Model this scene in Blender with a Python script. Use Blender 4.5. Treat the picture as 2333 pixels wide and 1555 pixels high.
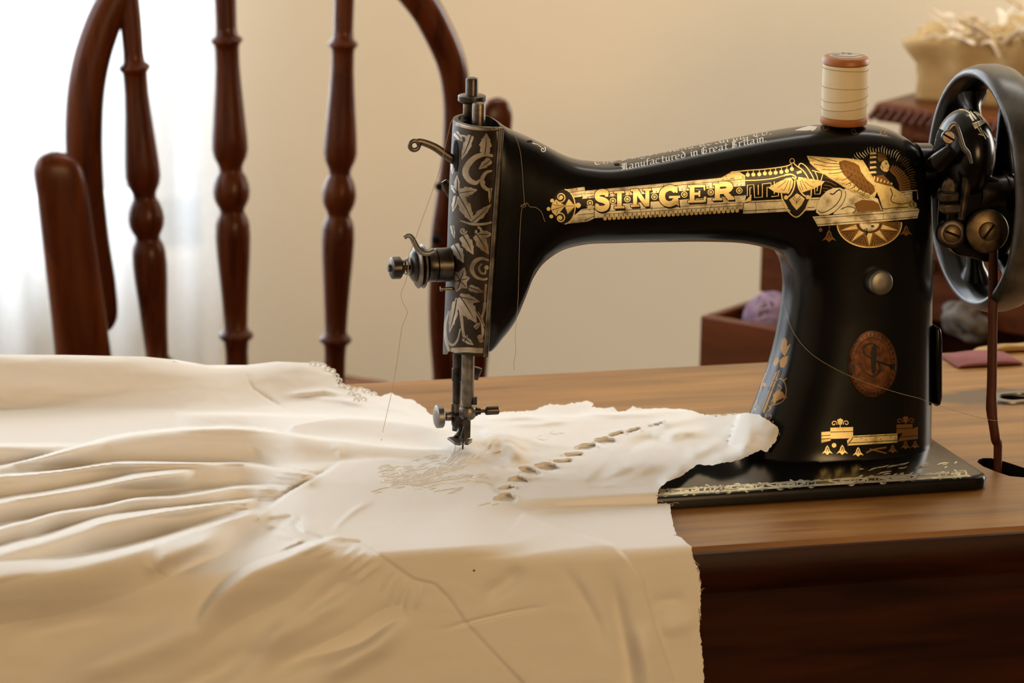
import bpy, bmesh, math, random
import numpy as np
from mathutils import Vector, Matrix, noise
from mathutils.bvhtree import BVHTree
from mathutils.geometry import delaunay_2d_cdt

random.seed(7)
for _o in list(bpy.data.objects):
    bpy.data.objects.remove(_o)
SC = bpy.context.scene
COL = SC.collection
W, H = 2333, 1555
TZ = 0.76                     # height of the table top above the floor

# ------------------------------------------------------------------ camera
FPX = 9700.0
PSI, EPS, ROLL = map(math.radians, (16.6, 13.4, 1.1))
fw = np.array([math.sin(PSI) * math.cos(EPS), math.cos(PSI) * math.cos(EPS), -math.sin(EPS)])
r0 = np.array([math.cos(PSI), -math.sin(PSI), 0.0])
u0 = np.cross(r0, fw)
CR = r0 * math.cos(ROLL) + u0 * math.sin(ROLL)
CU = -r0 * math.sin(ROLL) + u0 * math.cos(ROLL)


def ray(px, py):
    return fw + CR * ((px - W / 2) / FPX) - CU * ((py - H / 2) / FPX)


_v = ray(1055, 1062)
CAM = np.array([0.0, 0.0, TZ + 0.008]) - _v / _v.dot(fw) * 2.425


def at(px, py, ax, val):
    """the point where the line of sight through a photo pixel meets the plane axis = val"""
    v = ray(px, py)
    return CAM + v * ((val - CAM[ax]) / v[ax])


def onY(px, py, y=0.0):
    return at(px, py, 1, y)


def onZ(px, py, z):
    return at(px, py, 2, TZ + z)


cam_d = bpy.data.cameras.new('camera')
cam = bpy.data.objects.new('camera', cam_d)
COL.objects.link(cam)
cam.matrix_world = Matrix(((CR[0], CU[0], -fw[0], CAM[0]), (CR[1], CU[1], -fw[1], CAM[1]), (CR[2], CU[2], -fw[2], CAM[2]), (0, 0, 0, 1)))
cam_d.sensor_width = 36
cam_d.lens = FPX / W * 36
cam_d.clip_start, cam_d.clip_end = 0.05, 50
cam_d.dof.use_dof = True
cam_d.dof.focus_distance = 2.41
cam_d.dof.aperture_fstop = 13.0
SC.camera = cam

# ------------------------------------------------------------------ light
SC.view_settings.view_transform = 'Standard'
SC.view_settings.look = 'None'
SC.view_settings.gamma = 1
SC.view_settings.use_curve_mapping = False
SC.view_settings.exposure = 0.0
wd = bpy.data.worlds.new('warm_room')
SC.world = wd
wd.use_nodes = True
wd.node_tree.nodes['Background'].inputs[0].default_value = (1.0, 0.66, 0.32, 1)
wd.node_tree.nodes['Background'].inputs[1].default_value = 0.13


def area(name, loc, target, sx, sy, power, color):
    l = bpy.data.lights.new(name, 'AREA')
    l.shape = 'RECTANGLE'
    l.size, l.size_y, l.energy, l.color = sx, sy, power, color
    o = bpy.data.objects.new(name, l)
    COL.objects.link(o)
    o.location = loc
    o.rotation_euler = (Vector(target) - Vector(loc)).to_track_quat('-Z', 'Y').to_euler()
    return o


area('daylight_back_window', (-0.5, 1.72, 1.45), (-0.5, 0.0, 1.2), 1.6, 1.6, 100, (0.9, 0.955, 1.0))
area('added_left_fill', (-1.72, 0.85, 1.5), (1.6, 1.3, 0.8), 1.0, 1.2, 17, (0.97, 0.98, 1.0))  # added off-frame fill from the left, brightens the back wall
area('added_wall_wash', (0.8, 0.72, 2.42), (0.9, 1.5, 1.35), 1.0, 0.5, 16, (1.0, 0.97, 0.92))  # added overhead wash that lifts the cream wall
area('added_right_fill', (2.75, 0.95, 1.35), (0.6, 1.4, 0.75), 1.0, 1.2, 47, (1.0, 0.94, 0.85))  # added side light, evens the wall out towards the right
area('added_warm_fill', (0.5, -2.5, 1.35), (0.0, 0.0, 0.75), 0.7, 0.7, 26, (1.0, 0.64, 0.31))  # added warm fill behind the camera for the hanging cloth


# ------------------------------------------------------------------ materials
def nd(nt, typ, **kw):
    n = nt.nodes.new(typ)
    for k, v in kw.items():
        if k in n.inputs.keys():
            n.inputs[k].default_value = v
        else:
            setattr(n, k, v)
    return n


def mat(name, color, rough=0.5, metal=0.0, spec=0.5, coat=0.0):
    m = bpy.data.materials.new(name)
    m.use_nodes = True
    b = m.node_tree.nodes['Principled BSDF']
    b.inputs['Base Color'].default_value = (*color, 1)
    b.inputs['Roughness'].default_value = rough
    b.inputs['Metallic'].default_value = metal
    b.inputs['Specular IOR Level'].default_value = spec
    b.inputs['Coat Weight'].default_value = coat
    b.inputs['Coat Roughness'].default_value = 0.12
    return m


def vary(m, c1, c2, scale=(1, 1, 1), nscale=8.0, detail=6.0, lo=0.35, hi=0.65, bump=0.0, bdist=0.001, rough=None, distortion=0.0):
    """noise-driven colour between c1 and c2 (object coordinates), optional bump and roughness range"""
    nt = m.node_tree
    b = nt.nodes['Principled BSDF']
    tc = nd(nt, 'ShaderNodeTexCoord')
    mp = nd(nt, 'ShaderNodeMapping')
    mp.inputs['Scale'].default_value = scale
    nz = nd(nt, 'ShaderNodeTexNoise')
    nz.inputs['Scale'].default_value = nscale
    nz.inputs['Detail'].default_value = detail
    nz.inputs['Distortion'].default_value = distortion
    cr = nd(nt, 'ShaderNodeValToRGB')
    cr.color_ramp.elements[0].position, cr.color_ramp.elements[1].position = lo, hi
    cr.color_ramp.elements[0].color, cr.color_ramp.elements[1].color = (*c1, 1), (*c2, 1)
    L = nt.links.new
    L(tc.outputs['Object'], mp.inputs[0])
    L(mp.outputs[0], nz.inputs['Vector'])
    L(nz.outputs['Fac'], cr.inputs[0])
    L(cr.outputs[0], b.inputs['Base Color'])
    if bump:
        bp = nd(nt, 'ShaderNodeBump')
        bp.inputs['Strength'].default_value = bump
        bp.inputs['Distance'].default_value = bdist
        L(nz.outputs['Fac'], bp.inputs['Height'])
        L(bp.outputs[0], b.inputs['Normal'])
    if rough:
        mr = nd(nt, 'ShaderNodeMapRange')
        mr.inputs['To Min'].default_value, mr.inputs['To Max'].default_value = rough
        L(nz.outputs['Fac'], mr.inputs[0])
        L(mr.outputs[0], b.inputs['Roughness'])
    return m


M = {}
M['japan'] = vary(mat('black_japan_enamel', (0.004, 0.004, 0.004), 0.16, spec=0.24), (0.002, 0.002, 0.0022), (0.0035, 0.0032, 0.003), nscale=60, rough=(0.19, 0.25))
M['gold'] = vary(mat('gold_transfer', (0.8, 0.5, 0.13), 0.36, metal=0.85), (0.30, 0.21, 0.08), (0.74, 0.62, 0.30), nscale=90, lo=0.25, hi=0.5, rough=(0.3, 0.5))
M['bronze'] = mat('bronze_transfer', (0.20, 0.10, 0.025), 0.4, metal=0.7)
M['ink'] = mat('black_transfer_line', (0.006, 0.005, 0.004), 0.35, spec=0.3)
M['silver_ink'] = mat('pale_lettering', (0.62, 0.62, 0.6), 0.4, metal=0.3)
M['bed_gold'] = vary(mat('worn_gold_border', (0.62, 0.5, 0.28), 0.42, metal=0.7), (0.30, 0.25, 0.15), (0.78, 0.74, 0.55), nscale=160, lo=0.3, hi=0.55)
M['plate'] = vary(mat('tarnished_face_plate', (0.2, 0.17, 0.12), 0.38, metal=0.9), (0.022, 0.016, 0.012), (0.058, 0.044, 0.033), nscale=55, rough=(0.35, 0.55))
M['engraved'] = vary(mat('engraved_nickel', (0.5, 0.45, 0.36), 0.36, metal=0.9), (0.19, 0.15, 0.105), (0.46, 0.39, 0.30), nscale=70, rough=(0.3, 0.5))
M['steel'] = vary(mat('worn_steel', (0.25, 0.22, 0.18), 0.33, metal=0.95), (0.07, 0.055, 0.045), (0.2, 0.17, 0.13), nscale=140, rough=(0.28, 0.5))
M['dark_steel'] = vary(mat('dark_steel', (0.03, 0.026, 0.024), 0.32, metal=0.8), (0.02, 0.017, 0.015), (0.075, 0.06, 0.05), nscale=120, rough=(0.25, 0.45))
M['nickel'] = mat('dull_nickel', (0.19, 0.18, 0.165), 0.44, metal=0.95)
M['brassy'] = vary(mat('aged_brass', (0.2, 0.13, 0.06), 0.42, metal=0.85), (0.055, 0.038, 0.02), (0.13, 0.095, 0.05), nscale=160)
M['badge'] = vary(mat('copper_badge', (0.32, 0.13, 0.03), 0.45, metal=0.6), (0.03, 0.009, 0.003), (0.17, 0.055, 0.010), nscale=240, lo=0.3, hi=0.72)
M['wheelgrey'] = vary(mat('worn_wheel_enamel', (0.05, 0.05, 0.05), 0.3, spec=0.6), (0.02, 0.02, 0.022), (0.07, 0.067, 0.062), nscale=60, rough=(0.2, 0.4))


def wood(name, c1, c2, axis_scale, ns, rough=(0.3, 0.5), spec=0.4, bump=0.05, coat=0.0):
    return vary(mat(name, c1, 0.4, spec=spec, coat=coat), c1, c2, scale=axis_scale, nscale=ns, detail=9, lo=0.28, hi=0.72, bump=bump, bdist=0.0006, rough=rough, distortion=0.6)


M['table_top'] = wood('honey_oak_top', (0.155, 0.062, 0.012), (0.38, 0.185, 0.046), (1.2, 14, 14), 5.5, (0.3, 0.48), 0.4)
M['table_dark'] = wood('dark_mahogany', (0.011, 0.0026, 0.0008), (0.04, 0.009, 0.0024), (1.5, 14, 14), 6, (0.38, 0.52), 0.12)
M['chair'] = wood('red_brown_chair_wood', (0.046, 0.0075, 0.001), (0.135, 0.028, 0.0038), (16, 16, 2.0), 6, (0.22, 0.34), 0.32, 0.02)
M['chest'] = wood('brown_workbox_wood', (0.05, 0.011, 0.002), (0.16, 0.042, 0.008), (3, 3, 14), 5, (0.3, 0.45), 0.25)
M['spool_wood'] = wood('turned_spool_wood', (0.26, 0.085, 0.02), (0.40, 0.15, 0.04), (40, 40, 260), 1.5, (0.35, 0.5), 0.4)
M['leather'] = wood('brown_leather_belt', (0.035, 0.007, 0.002), (0.075, 0.016, 0.005), (60, 60, 12), 6, (0.4, 0.6), 0.3, 0.2)
M['wall'] = vary(mat('cream_wall_paint', (0.72, 0.62, 0.45), 0.85, spec=0.15), (0.87, 0.77, 0.585), (0.90, 0.80, 0.615), nscale=2.5, bump=0.03, bdist=0.002)
M['ceiling'] = vary(mat('ceiling_paint', (0.75, 0.7, 0.6), 0.9), (0.72, 0.67, 0.58), (0.78, 0.73, 0.63), nscale=3)
M['floor'] = wood('dark_floor_boards', (0.05, 0.02, 0.008), (0.1, 0.045, 0.018), (1, 12, 1), 3, (0.4, 0.6), 0.3)
M['paint'] = vary(mat('white_window_paint', (0.8, 0.8, 0.78), 0.5), (0.76, 0.76, 0.74), (0.82, 0.82, 0.8), nscale=6)
M['hole'] = mat('unlit_cavity', (0.006, 0.004, 0.003), 0.8, spec=0.1)  # near-black colour standing for shade inside holes; the pegs share it
M['label_paper'] = vary(mat('grey_paper_label', (0.5, 0.43, 0.36), 0.7), (0.36, 0.3, 0.25), (0.56, 0.48, 0.4), nscale=120)
M['thread'] = mat('cream_cotton_thread', (0.42, 0.34, 0.22), 0.7, spec=0.2)
M['brown_thread'] = mat('tan_cotton_thread', (0.45, 0.27, 0.12), 0.7, spec=0.2)
M['purple'] = vary(mat('lilac_wool', (0.36, 0.24, 0.42), 0.9, spec=0.1), (0.24, 0.16, 0.25), (0.40, 0.30, 0.42), nscale=90, bump=0.5, bdist=0.002)
M['pink'] = vary(mat('dusty_pink_cloth', (0.4, 0.16, 0.17), 0.9, spec=0.1), (0.2, 0.075, 0.075), (0.28, 0.12, 0.12), nscale=30, bump=0.2)
M['cream_cloth'] = vary(mat('cream_cloth', (0.62, 0.5, 0.33), 0.9, spec=0.1), (0.36, 0.23, 0.085), (0.55, 0.40, 0.2), nscale=25, bump=0.3, bdist=0.002)
M['straw'] = vary(mat('dried_straw', (0.7, 0.55, 0.33), 0.8, spec=0.15), (0.6, 0.45, 0.25), (0.88, 0.82, 0.7), nscale=40)
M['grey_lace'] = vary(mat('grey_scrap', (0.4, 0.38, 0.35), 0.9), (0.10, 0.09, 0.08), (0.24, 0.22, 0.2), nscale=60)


def thread_wrap():
    m = mat('wound_cream_thread', (0.82, 0.72, 0.50), 0.6, spec=0.25)
    nt = m.node_tree
    b = nt.nodes['Principled BSDF']
    tc = nd(nt, 'ShaderNodeTexCoord')
    wv = nd(nt, 'ShaderNodeTexWave')
    wv.bands_direction = 'Z'
    wv.inputs['Scale'].default_value = 800
    wv.inputs['Distortion'].default_value = 1.2
    bp = nd(nt, 'ShaderNodeBump')
    bp.inputs['Strength'].default_value = 0.5
    bp.inputs['Distance'].default_value = 0.0003
    nt.links.new(tc.outputs['Object'], wv.inputs['Vector'])
    nt.links.new(wv.outputs['Fac'], bp.inputs['Height'])
    nt.links.new(bp.outputs[0], b.inputs['Normal'])
    return m


M['wrap'] = thread_wrap()


def cloth_mat():
    m = bpy.data.materials.new('white_lawn_cotton')
    m.use_nodes = True
    nt = m.node_tree
    nt.nodes.remove(nt.nodes['Principled BSDF'])
    out = nt.nodes['Material Output']
    L = nt.links.new
    geo = nd(nt, 'ShaderNodeNewGeometry')
    # brown age stains beside the needle: soft blotches with their own shape
    nz = nd(nt, 'ShaderNodeTexNoise')
    nz.inputs['Scale'].default_value = 55
    nz.inputs['Detail'].default_value = 5
    L(geo.outputs['Position'], nz.inputs['Vector'])
    mask = None
    for (cx, cy, cz, rad) in STAINS:
        ds = nd(nt, 'ShaderNodeVectorMath', operation='DISTANCE')
        ds.inputs[1].default_value = (cx, cy, cz)
        L(geo.outputs['Position'], ds.inputs[0])
        mr = nd(nt, 'ShaderNodeMapRange')
        mr.inputs['From Min'].default_value, mr.inputs['From Max'].default_value = rad, rad * 0.2
        L(ds.outputs['Value'], mr.inputs[0])
        if mask is None:
            mask = mr.outputs[0]
        else:
            mx = nd(nt, 'ShaderNodeMath', operation='MAXIMUM')
            L(mask, mx.inputs[0])
            L(mr.outputs[0], mx.inputs[1])
            mask = mx.outputs[0]
    mul = nd(nt, 'ShaderNodeMath', operation='MULTIPLY')
    L(mask, mul.inputs[0])
    rmp = nd(nt, 'ShaderNodeMapRange')
    rmp.inputs['From Min'].default_value, rmp.inputs['From Max'].default_value = 0.4, 0.62
    L(nz.outputs['Fac'], rmp.inputs[0])
    L(rmp.outputs[0], mul.inputs[1])
    mix = nd(nt, 'ShaderNodeMix', data_type='RGBA')
    mix.inputs['A'].default_value = (0.83, 0.815, 0.785, 1)
    mix.inputs['B'].default_value = (0.66, 0.46, 0.21, 1)
    L(mul.outputs[0], mix.inputs['Factor'])
    # weave bump
    w1 = nd(nt, 'ShaderNodeTexNoise')
    w1.inputs['Scale'].default_value = 900
    w1.inputs['Detail'].default_value = 2
    L(geo.outputs['Position'], w1.inputs['Vector'])
    bp = nd(nt, 'ShaderNodeBump')
    bp.inputs['Strength'].default_value = 0.12
    bp.inputs['Distance'].default_value = 0.0004
    L(w1.outputs['Fac'], bp.inputs['Height'])
    d = nd(nt, 'ShaderNodeBsdfDiffuse')
    t = nd(nt, 'ShaderNodeBsdfTranslucent')
    ms = nd(nt, 'ShaderNodeMixShader')
    ms.inputs[0].default_value = 0.05
    L(mix.outputs['Result'], d.inputs[0])
    L(mix.outputs['Result'], t.inputs[0])
    L(bp.outputs[0], d.inputs['Normal'])
    L(d.outputs[0], ms.inputs[1])
    L(t.outputs[0], ms.inputs[2])
    L(ms.outputs[0], out.inputs[0])
    return m


def curtain_mat():
    m = bpy.data.materials.new('sheer_white_curtain')
    m.use_nodes = True
    nt = m.node_tree
    nt.nodes.remove(nt.nodes['Principled BSDF'])
    L = nt.links.new
    tc = nd(nt, 'ShaderNodeTexCoord')
    nz = nd(nt, 'ShaderNodeTexNoise')
    nz.inputs['Scale'].default_value = 300
    L(tc.outputs['Object'], nz.inputs['Vector'])
    d = nd(nt, 'ShaderNodeBsdfDiffuse')
    d.inputs[0].default_value = (0.82, 0.84, 0.86, 1)
    t = nd(nt, 'ShaderNodeBsdfTranslucent')
    t.inputs[0].default_value = (0.86, 0.9, 0.95, 1)
    tr = nd(nt, 'ShaderNodeBsdfTransparent')
    a = nd(nt, 'ShaderNodeMixShader')
    a.inputs[0].default_value = 0.72
    b = nd(nt, 'ShaderNodeMixShader')
    mr = nd(nt, 'ShaderNodeMapRange')
    mr.inputs['To Min'].default_value, mr.inputs['To Max'].default_value = 0.12, 0.3
    L(nz.outputs['Fac'], mr.inputs[0])
    L(mr.outputs[0], b.inputs[0])
    L(d.outputs[0], a.inputs[1])
    L(t.outputs[0], a.inputs[2])
    L(a.outputs[0], b.inputs[1])
    L(tr.outputs[0], b.inputs[2])
    L(b.outputs[0], nt.nodes['Material Output'].inputs[0])
    return m


def pane_mat():
    m = bpy.data.materials.new('window_glass')
    m.use_nodes = True
    nt = m.node_tree
    nt.nodes.remove(nt.nodes['Principled BSDF'])
    L = nt.links.new
    tr = nd(nt, 'ShaderNodeBsdfTransparent')
    g = nd(nt, 'ShaderNodeBsdfGlossy')
    g.inputs['Roughness'].default_value = 0.02
    f = nd(nt, 'ShaderNodeFresnel')
    ms = nd(nt, 'ShaderNodeMixShader')
    L(f.outputs[0], ms.inputs[0])
    L(tr.outputs[0], ms.inputs[1])
    L(g.outputs[0], ms.inputs[2])
    L(ms.outputs[0], nt.nodes['Material Output'].inputs[0])
    return m


# ------------------------------------------------------------------ mesh helpers
def V(*a):
    return np.array(a, float)


def unit(v):
    v = np.asarray(v, float)
    return v / (np.linalg.norm(v) + 1e-12)


def catmull(pts, n):
    """Catmull-Rom through pts (any dimension), n samples per span"""
    P = np.asarray(pts, float)
    P = np.vstack([2 * P[0] - P[1], P, 2 * P[-1] - P[-2]])
    out = []
    for i in range(1, len(P) - 2):
        a, b, c, d = P[i - 1], P[i], P[i + 1], P[i + 2]
        for k in range(n):
            t = k / n
            out.append(0.5 * (2 * b + (c - a) * t + (2 * a - 5 * b + 4 * c - d) * t * t + (3 * b - a - 3 * c + d) * t ** 3))
    out.append(P[-2])
    return np.array(out)


class MB:
    def __init__(s):
        s.v, s.f, s.m = [], [], []

    def add(s, vs, fs, mi=0):
        o = len(s.v)
        s.v.extend(tuple(map(float, p)) for p in vs)
        s.f.extend(tuple(i + o for i in f) for f in fs)
        s.m.extend([mi] * len(fs))
        return s

    def rings(s, R, mi=0, caps=True, closed=True):
        """skin a list of rings (equal vertex counts)"""
        n = len(R[0])
        vs = [p for r in R for p in r]
        fs = []
        for i in range(len(R) - 1):
            for j in range(n if closed else n - 1):
                k = (j + 1) % n
                fs.append((i * n + j, i * n + k, (i + 1) * n + k, (i + 1) * n + j))
        if caps:
            fs.append(tuple(range(n))[::-1])
            fs.append(tuple(range((len(R) - 1) * n, len(R) * n)))
        return s.add(vs, fs, mi)

    def tube(s, pts, r, n=12, mi=0, caps=True, flat=1.0, up=None):
        P = np.asarray(pts, float)
        rr = np.full(len(P), r, float) if np.isscalar(r) else np.asarray(r, float)
        T = np.gradient(P, axis=0)
        T /= np.linalg.norm(T, axis=1)[:, None] + 1e-12
        a = unit(np.cross(T[0], up if up is not None else (0, 0, 1) if abs(T[0][2]) < 0.9 else (0, 1, 0)))
        R = []
        for i in range(len(P)):
            a = unit(a - T[i] * a.dot(T[i]))
            b = np.cross(T[i], a)
            R.append([P[i] + rr[i] * (a * math.cos(2 * math.pi * k / n) + b * flat * math.sin(2 * math.pi * k / n)) for k in range(n)])
        return s.rings(R, mi, caps)

    def lathe(s, prof, o, axis=(0, 0, 1), n=48, mi=0, caps=True, sx=1.0, ref=None):
        """profile of (height along axis, radius)"""
        ax = unit(axis)
        a = unit(np.cross(ax, ref if ref is not None else ((1, 0, 0) if abs(ax[0]) < 0.9 else (0, 0, 1))))
        b = np.cross(ax, a)
        o = np.asarray(o, float)
        R = [[o + ax * h + max(r, 1e-5) * (a * sx * math.cos(2 * math.pi * k / n) + b * math.sin(2 * math.pi * k / n)) for k in range(n)] for h, r in prof]
        return s.rings(R, mi, caps)

    def box(s, lo, hi, mi=0, X=None, Y=None, Z=None, o=(0, 0, 0)):
        X, Y, Z = (np.asarray(q, float) for q in (X if X is not None else (1, 0, 0), Y if Y is not None else (0, 1, 0), Z if Z is not None else (0, 0, 1)))
        o = np.asarray(o, float)
        c = [o + X * x + Y * y + Z * z for z in (lo[2], hi[2]) for (x, y) in ((lo[0], lo[1]), (hi[0], lo[1]), (hi[0], hi[1]), (lo[0], hi[1]))]
        return s.add(c, [(3, 2, 1, 0), (4, 5, 6, 7), (0, 1, 5, 4), (1, 2, 6, 5), (2, 3, 7, 6), (3, 0, 4, 7)], mi)

    def prism(s, poly, depth, mi=0):
        """extrude a planar 3-D outline by a vector"""
        P = [np.asarray(p, float) for p in poly]
        n = len(P)
        vs = P + [p + depth for p in P]
        return s.add(vs, [tuple(range(n))[::-1], tuple(range(n, 2 * n))] + [(i, (i + 1) % n, n + (i + 1) % n, n + i) for i in range(n)], mi)

    def ball(s, c, r, n=20, mi=0, sc=(1, 1, 1)):
        R = [[np.asarray(c, float) + r * np.array([sc[0] * math.sin(t) * math.cos(p), sc[1] * math.sin(t) * math.sin(p), sc[2] * math.cos(t)]) for p in np.linspace(0, 2 * math.pi, n * 2, endpoint=False)] for t in np.linspace(0.02, math.pi - 0.02, n)]
        return s.rings(R, mi)

    def build(s, name, mats, parent=None, sharp=40, bevel=0.0, seg=2):
        me = bpy.data.meshes.new(name)
        me.from_pydata(s.v, [], s.f)
        mats = mats if isinstance(mats, (list, tuple)) else [mats]
        for m in mats:
            me.materials.append(m)
        if len(mats) > 1:
            me.polygons.foreach_set('material_index', s.m)
        bm = bmesh.new()
        bm.from_mesh(me)
        if not getattr(s, 'open', False):
            bmesh.ops.recalc_face_normals(bm, faces=bm.faces)
        bm.to_mesh(me)
        bm.free()
        me.polygons.foreach_set('use_smooth', [True] * len(me.polygons))
        me.set_sharp_from_angle(angle=math.radians(sharp))
        me.update()
        o = bpy.data.objects.new(name, me)
        COL.objects.link(o)
        if parent is not None:
            o.parent = parent
            root = parent
            off = Vector((0, 0, 0))
            while root is not None:
                off += root.location
                root = root.parent
            o.location = -off
        if bevel:
            b = o.modifiers.new('bevel', 'BEVEL')
            b.width, b.segments, b.limit_method, b.angle_limit = bevel, seg, 'ANGLE', math.radians(35)
            b.harden_normals = False
        return o


def thing(name, label, cat, loc, group=None):
    o = bpy.data.objects.new(name, None)
    COL.objects.link(o)
    o.location = tuple(map(float, loc))
    o.empty_display_size = 0.02
    return tag(o, label, cat, group)


def tag(o, label, cat, group=None):
    o['label'], o['category'] = label, cat
    if group:
        o['group'] = group
    return o


def struct(o):
    o['kind'] = 'structure'
    return o


# ------------------------------------------------------------------ shapes laid onto a surface (transfers, engraving)
def circ(cx, cy, r, n=20, ry=None, a0=0.0, a1=2 * math.pi):
    ry = ry or r
    full = abs(a1 - a0 - 2 * math.pi) < 1e-6
    return [(cx + r * math.cos(t), cy + ry * math.sin(t)) for t in np.linspace(a0, a1, n, endpoint=not full)]


def stroke(pts, w, smooth=0):
    """closed outline of a line of the given width (number, or one width per point)"""
    P = np.asarray(pts, float)
    ww = np.full(len(P), w, float) if np.isscalar(w) else np.asarray(w, float)
    if smooth:
        Q = catmull(np.column_stack([P, ww]), smooth)
        P, ww = Q[:, :2], np.maximum(Q[:, 2], 0.3)
    T = np.gradient(P, axis=0)
    T /= np.linalg.norm(T, axis=1)[:, None] + 1e-9
    N = np.column_stack([-T[:, 1], T[:, 0]]) * ww[:, None] / 2
    A, B = P + N, P - N
    return ('strip', A, B)


def spiral(cx, cy, r1, r2, turns, a0, w, sgn=1):
    n = int(18 * turns) + 4
    return stroke([(cx + (r1 + (r2 - r1) * t) * math.cos(a0 + sgn * turns * 2 * math.pi * t), cy + (r1 + (r2 - r1) * t) * math.sin(a0 + sgn * turns * 2 * math.pi * t)) for t in np.linspace(0, 1, n)], w)


class Transfer:
    """collects flat outlines given in photo pixels and drops them along the line of sight onto a surface as thin raised layers"""

    def __init__(s, bvh, seg=6.0, step=0.00007):
        s.bvh, s.seg, s.step = bvh, seg, step
        s.vs, s.fs, s.ms = [], [], []

    def put(s, shape, mi, layer, tf=None):
        bm = bmesh.new()
        tf = tf or (lambda x, y: (x, y))
        if isinstance(shape, tuple) and shape[0] == 'strip':
            A = [bm.verts.new((*tf(*p), 0)) for p in shape[1]]
            B = [bm.verts.new((*tf(*p), 0)) for p in shape[2]]
            for i in range(len(A) - 1):
                bm.faces.new((A[i], A[i + 1], B[i + 1], B[i]))
        else:
            bm.faces.new([bm.verts.new((*tf(*p), 0)) for p in shape])
        bmesh.ops.triangulate(bm, faces=bm.faces[:], ngon_method='EAR_CLIP')
        for _ in range(8):
            le = [e for e in bm.edges if e.calc_length() > s.seg]
            if not le:
                break
            bmesh.ops.subdivide_edges(bm, edges=le, cuts=1)
            bmesh.ops.triangulate(bm, faces=[f for f in bm.faces if len(f.verts) > 3])
        bm.verts.index_update()
        idx = {}
        for v in bm.verts:
            loc, nrm = hit(s.bvh, v.co.x, v.co.y)
            if loc is None:
                continue
            idx[v.index] = len(s.vs)
            s.vs.append(tuple(loc + nrm * (0.00008 + s.step * layer)))
        for f in bm.faces:
            q = [idx.get(v.index) for v in f.verts]
            if None in q:
                continue
            a, b, c = (np.array(s.vs[i]) for i in q)
            nn = np.cross(b - a, c - a)
            if nn.dot(fw) > 0:
                q = q[::-1]
            s.fs.append(tuple(q))
            s.ms.append(mi)
        bm.free()

    def many(s, shapes, mi, layer, tf=None):
        for q in shapes:
            s.put(q, mi, layer, tf)

    def join(s, obj, mats):
        """merge the layers into the object that carries them"""
        me = obj.data
        base = len(me.materials)
        for m in mats:
            me.materials.append(m)
        off = world_off(obj)
        bm = bmesh.new()
        bm.from_mesh(me)
        vs = [bm.verts.new(Vector(v) - off) for v in s.vs]
        for f, m in zip(s.fs, s.ms):
            try:
                q = bm.faces.new([vs[i] for i in f])
            except ValueError:
                continue
            q.material_index = base + m
            q.smooth = True
        bm.to_mesh(me)
        bm.free()
        me.update()


def world_off(o):
    t = o.location.copy()
    while o.parent is not None:
        o = o.parent
        t += o.location
    return t


def hit(bvh, px, py):
    for dx, dy in ((0, 0), (0.13, 0.07), (-0.11, 0.09), (0.05, -0.14), (0.4, 0.3), (-0.5, 0.2)):
        loc, nrm, _i, _d = bvh.ray_cast(Vector(CAM), Vector(ray(px + dx, py + dy)))
        if loc is not None:
            return loc, (-nrm if nrm.dot(Vector(fw)) > 0 else nrm)
    return None, None


def bvh_of(*objs):
    vs, fs = [], []
    for o in objs:
        n = len(vs)
        off = world_off(o)
        vs += [v.co + off for v in o.data.vertices]
        fs += [tuple(i + n for i in p.vertices) for p in o.data.polygons]
    return BVHTree.FromPolygons(vs, fs)
# ================================================================== room
WY = 1.5                                    # back wall
sill = onY(430, 590, WY)[2]
WX0, WX1, WZ1 = -1.35, onY(488, 300, WY)[0], 2.05
b = MB()
for lo, hi in (((-1.8, WY, 0), (WX0, WY + 0.16, 2.5)), ((WX1, WY, 0), (3.2, WY + 0.16, 2.5)), ((WX0, WY, 0), (WX1, WY + 0.16, sill)), ((WX0, WY, WZ1), (WX1, WY + 0.16, 2.5))):
    b.box(lo, hi)
struct(b.build('wall_back', M['wall']))
b = MB()
LW0, LW1, LZ0, LZ1 = 0.25, 1.4, 0.85, 2.1
for lo, hi in (((-1.9, -3.2, 0), (-1.8, LW0, 2.5)), ((-1.9, LW1, 0), (-1.8, WY + 0.16, 2.5)), ((-1.9, LW0, 0), (-1.8, LW1, LZ0)), ((-1.9, LW0, LZ1), (-1.8, LW1, 2.5))):
    b.box(lo, hi)
struct(b.build('wall_left', M['wall']))
struct(MB().box((-1.9, -4.0, -0.05), (3.2, WY + 0.16, 0)).build('floor', M['floor']))
struct(MB().box((-1.9, -0.4, 2.5), (3.2, WY + 0.16, 2.55)).build('ceiling', M['ceiling']))
struct(MB().box((WX1 + 0.02, WY - 0.015, 0), (3.2, WY, 0.12)).build('baseboard_back', M['paint']))


def window(name, x0, x1, z0, z1, y, axis='Y'):
    f = MB()
    t = 0.045

    def bx(a0, a1, c0, c1):
        if axis == 'Y':
            f.box((a0, y, c0), (a1, y + 0.05, c1))
        else:
            f.box((y - 0.05, a0, c0), (y, a1, c1))
    for a in (x0, x1 - t, (x0 + x1) / 2 - t / 2):
        bx(a, a + t, z0, z1)
    for c in (z0, z1 - t, z0 + (z1 - z0) * 0.6):
        bx(x0, x1, c, c + t)
    o = struct(f.build(name, M['paint']))
    g = MB()
    if axis == 'Y':
        g.box((x0 + t, y + 0.02, z0 + t), (x1 - t, y + 0.024, z1 - t))
    else:
        g.box((y - 0.024, x0 + t, z0 + t), (y - 0.02, x1 - t, z1 - t))
    g.build('window_pane', pane_mat(), o)
    return o


window('window_1', WX0, WX1, sill, WZ1, WY + 0.06)
window('window_2', LW0, LW1, LZ0, LZ1, -1.82, 'X')  # unseen window, added to go with the left fill

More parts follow.
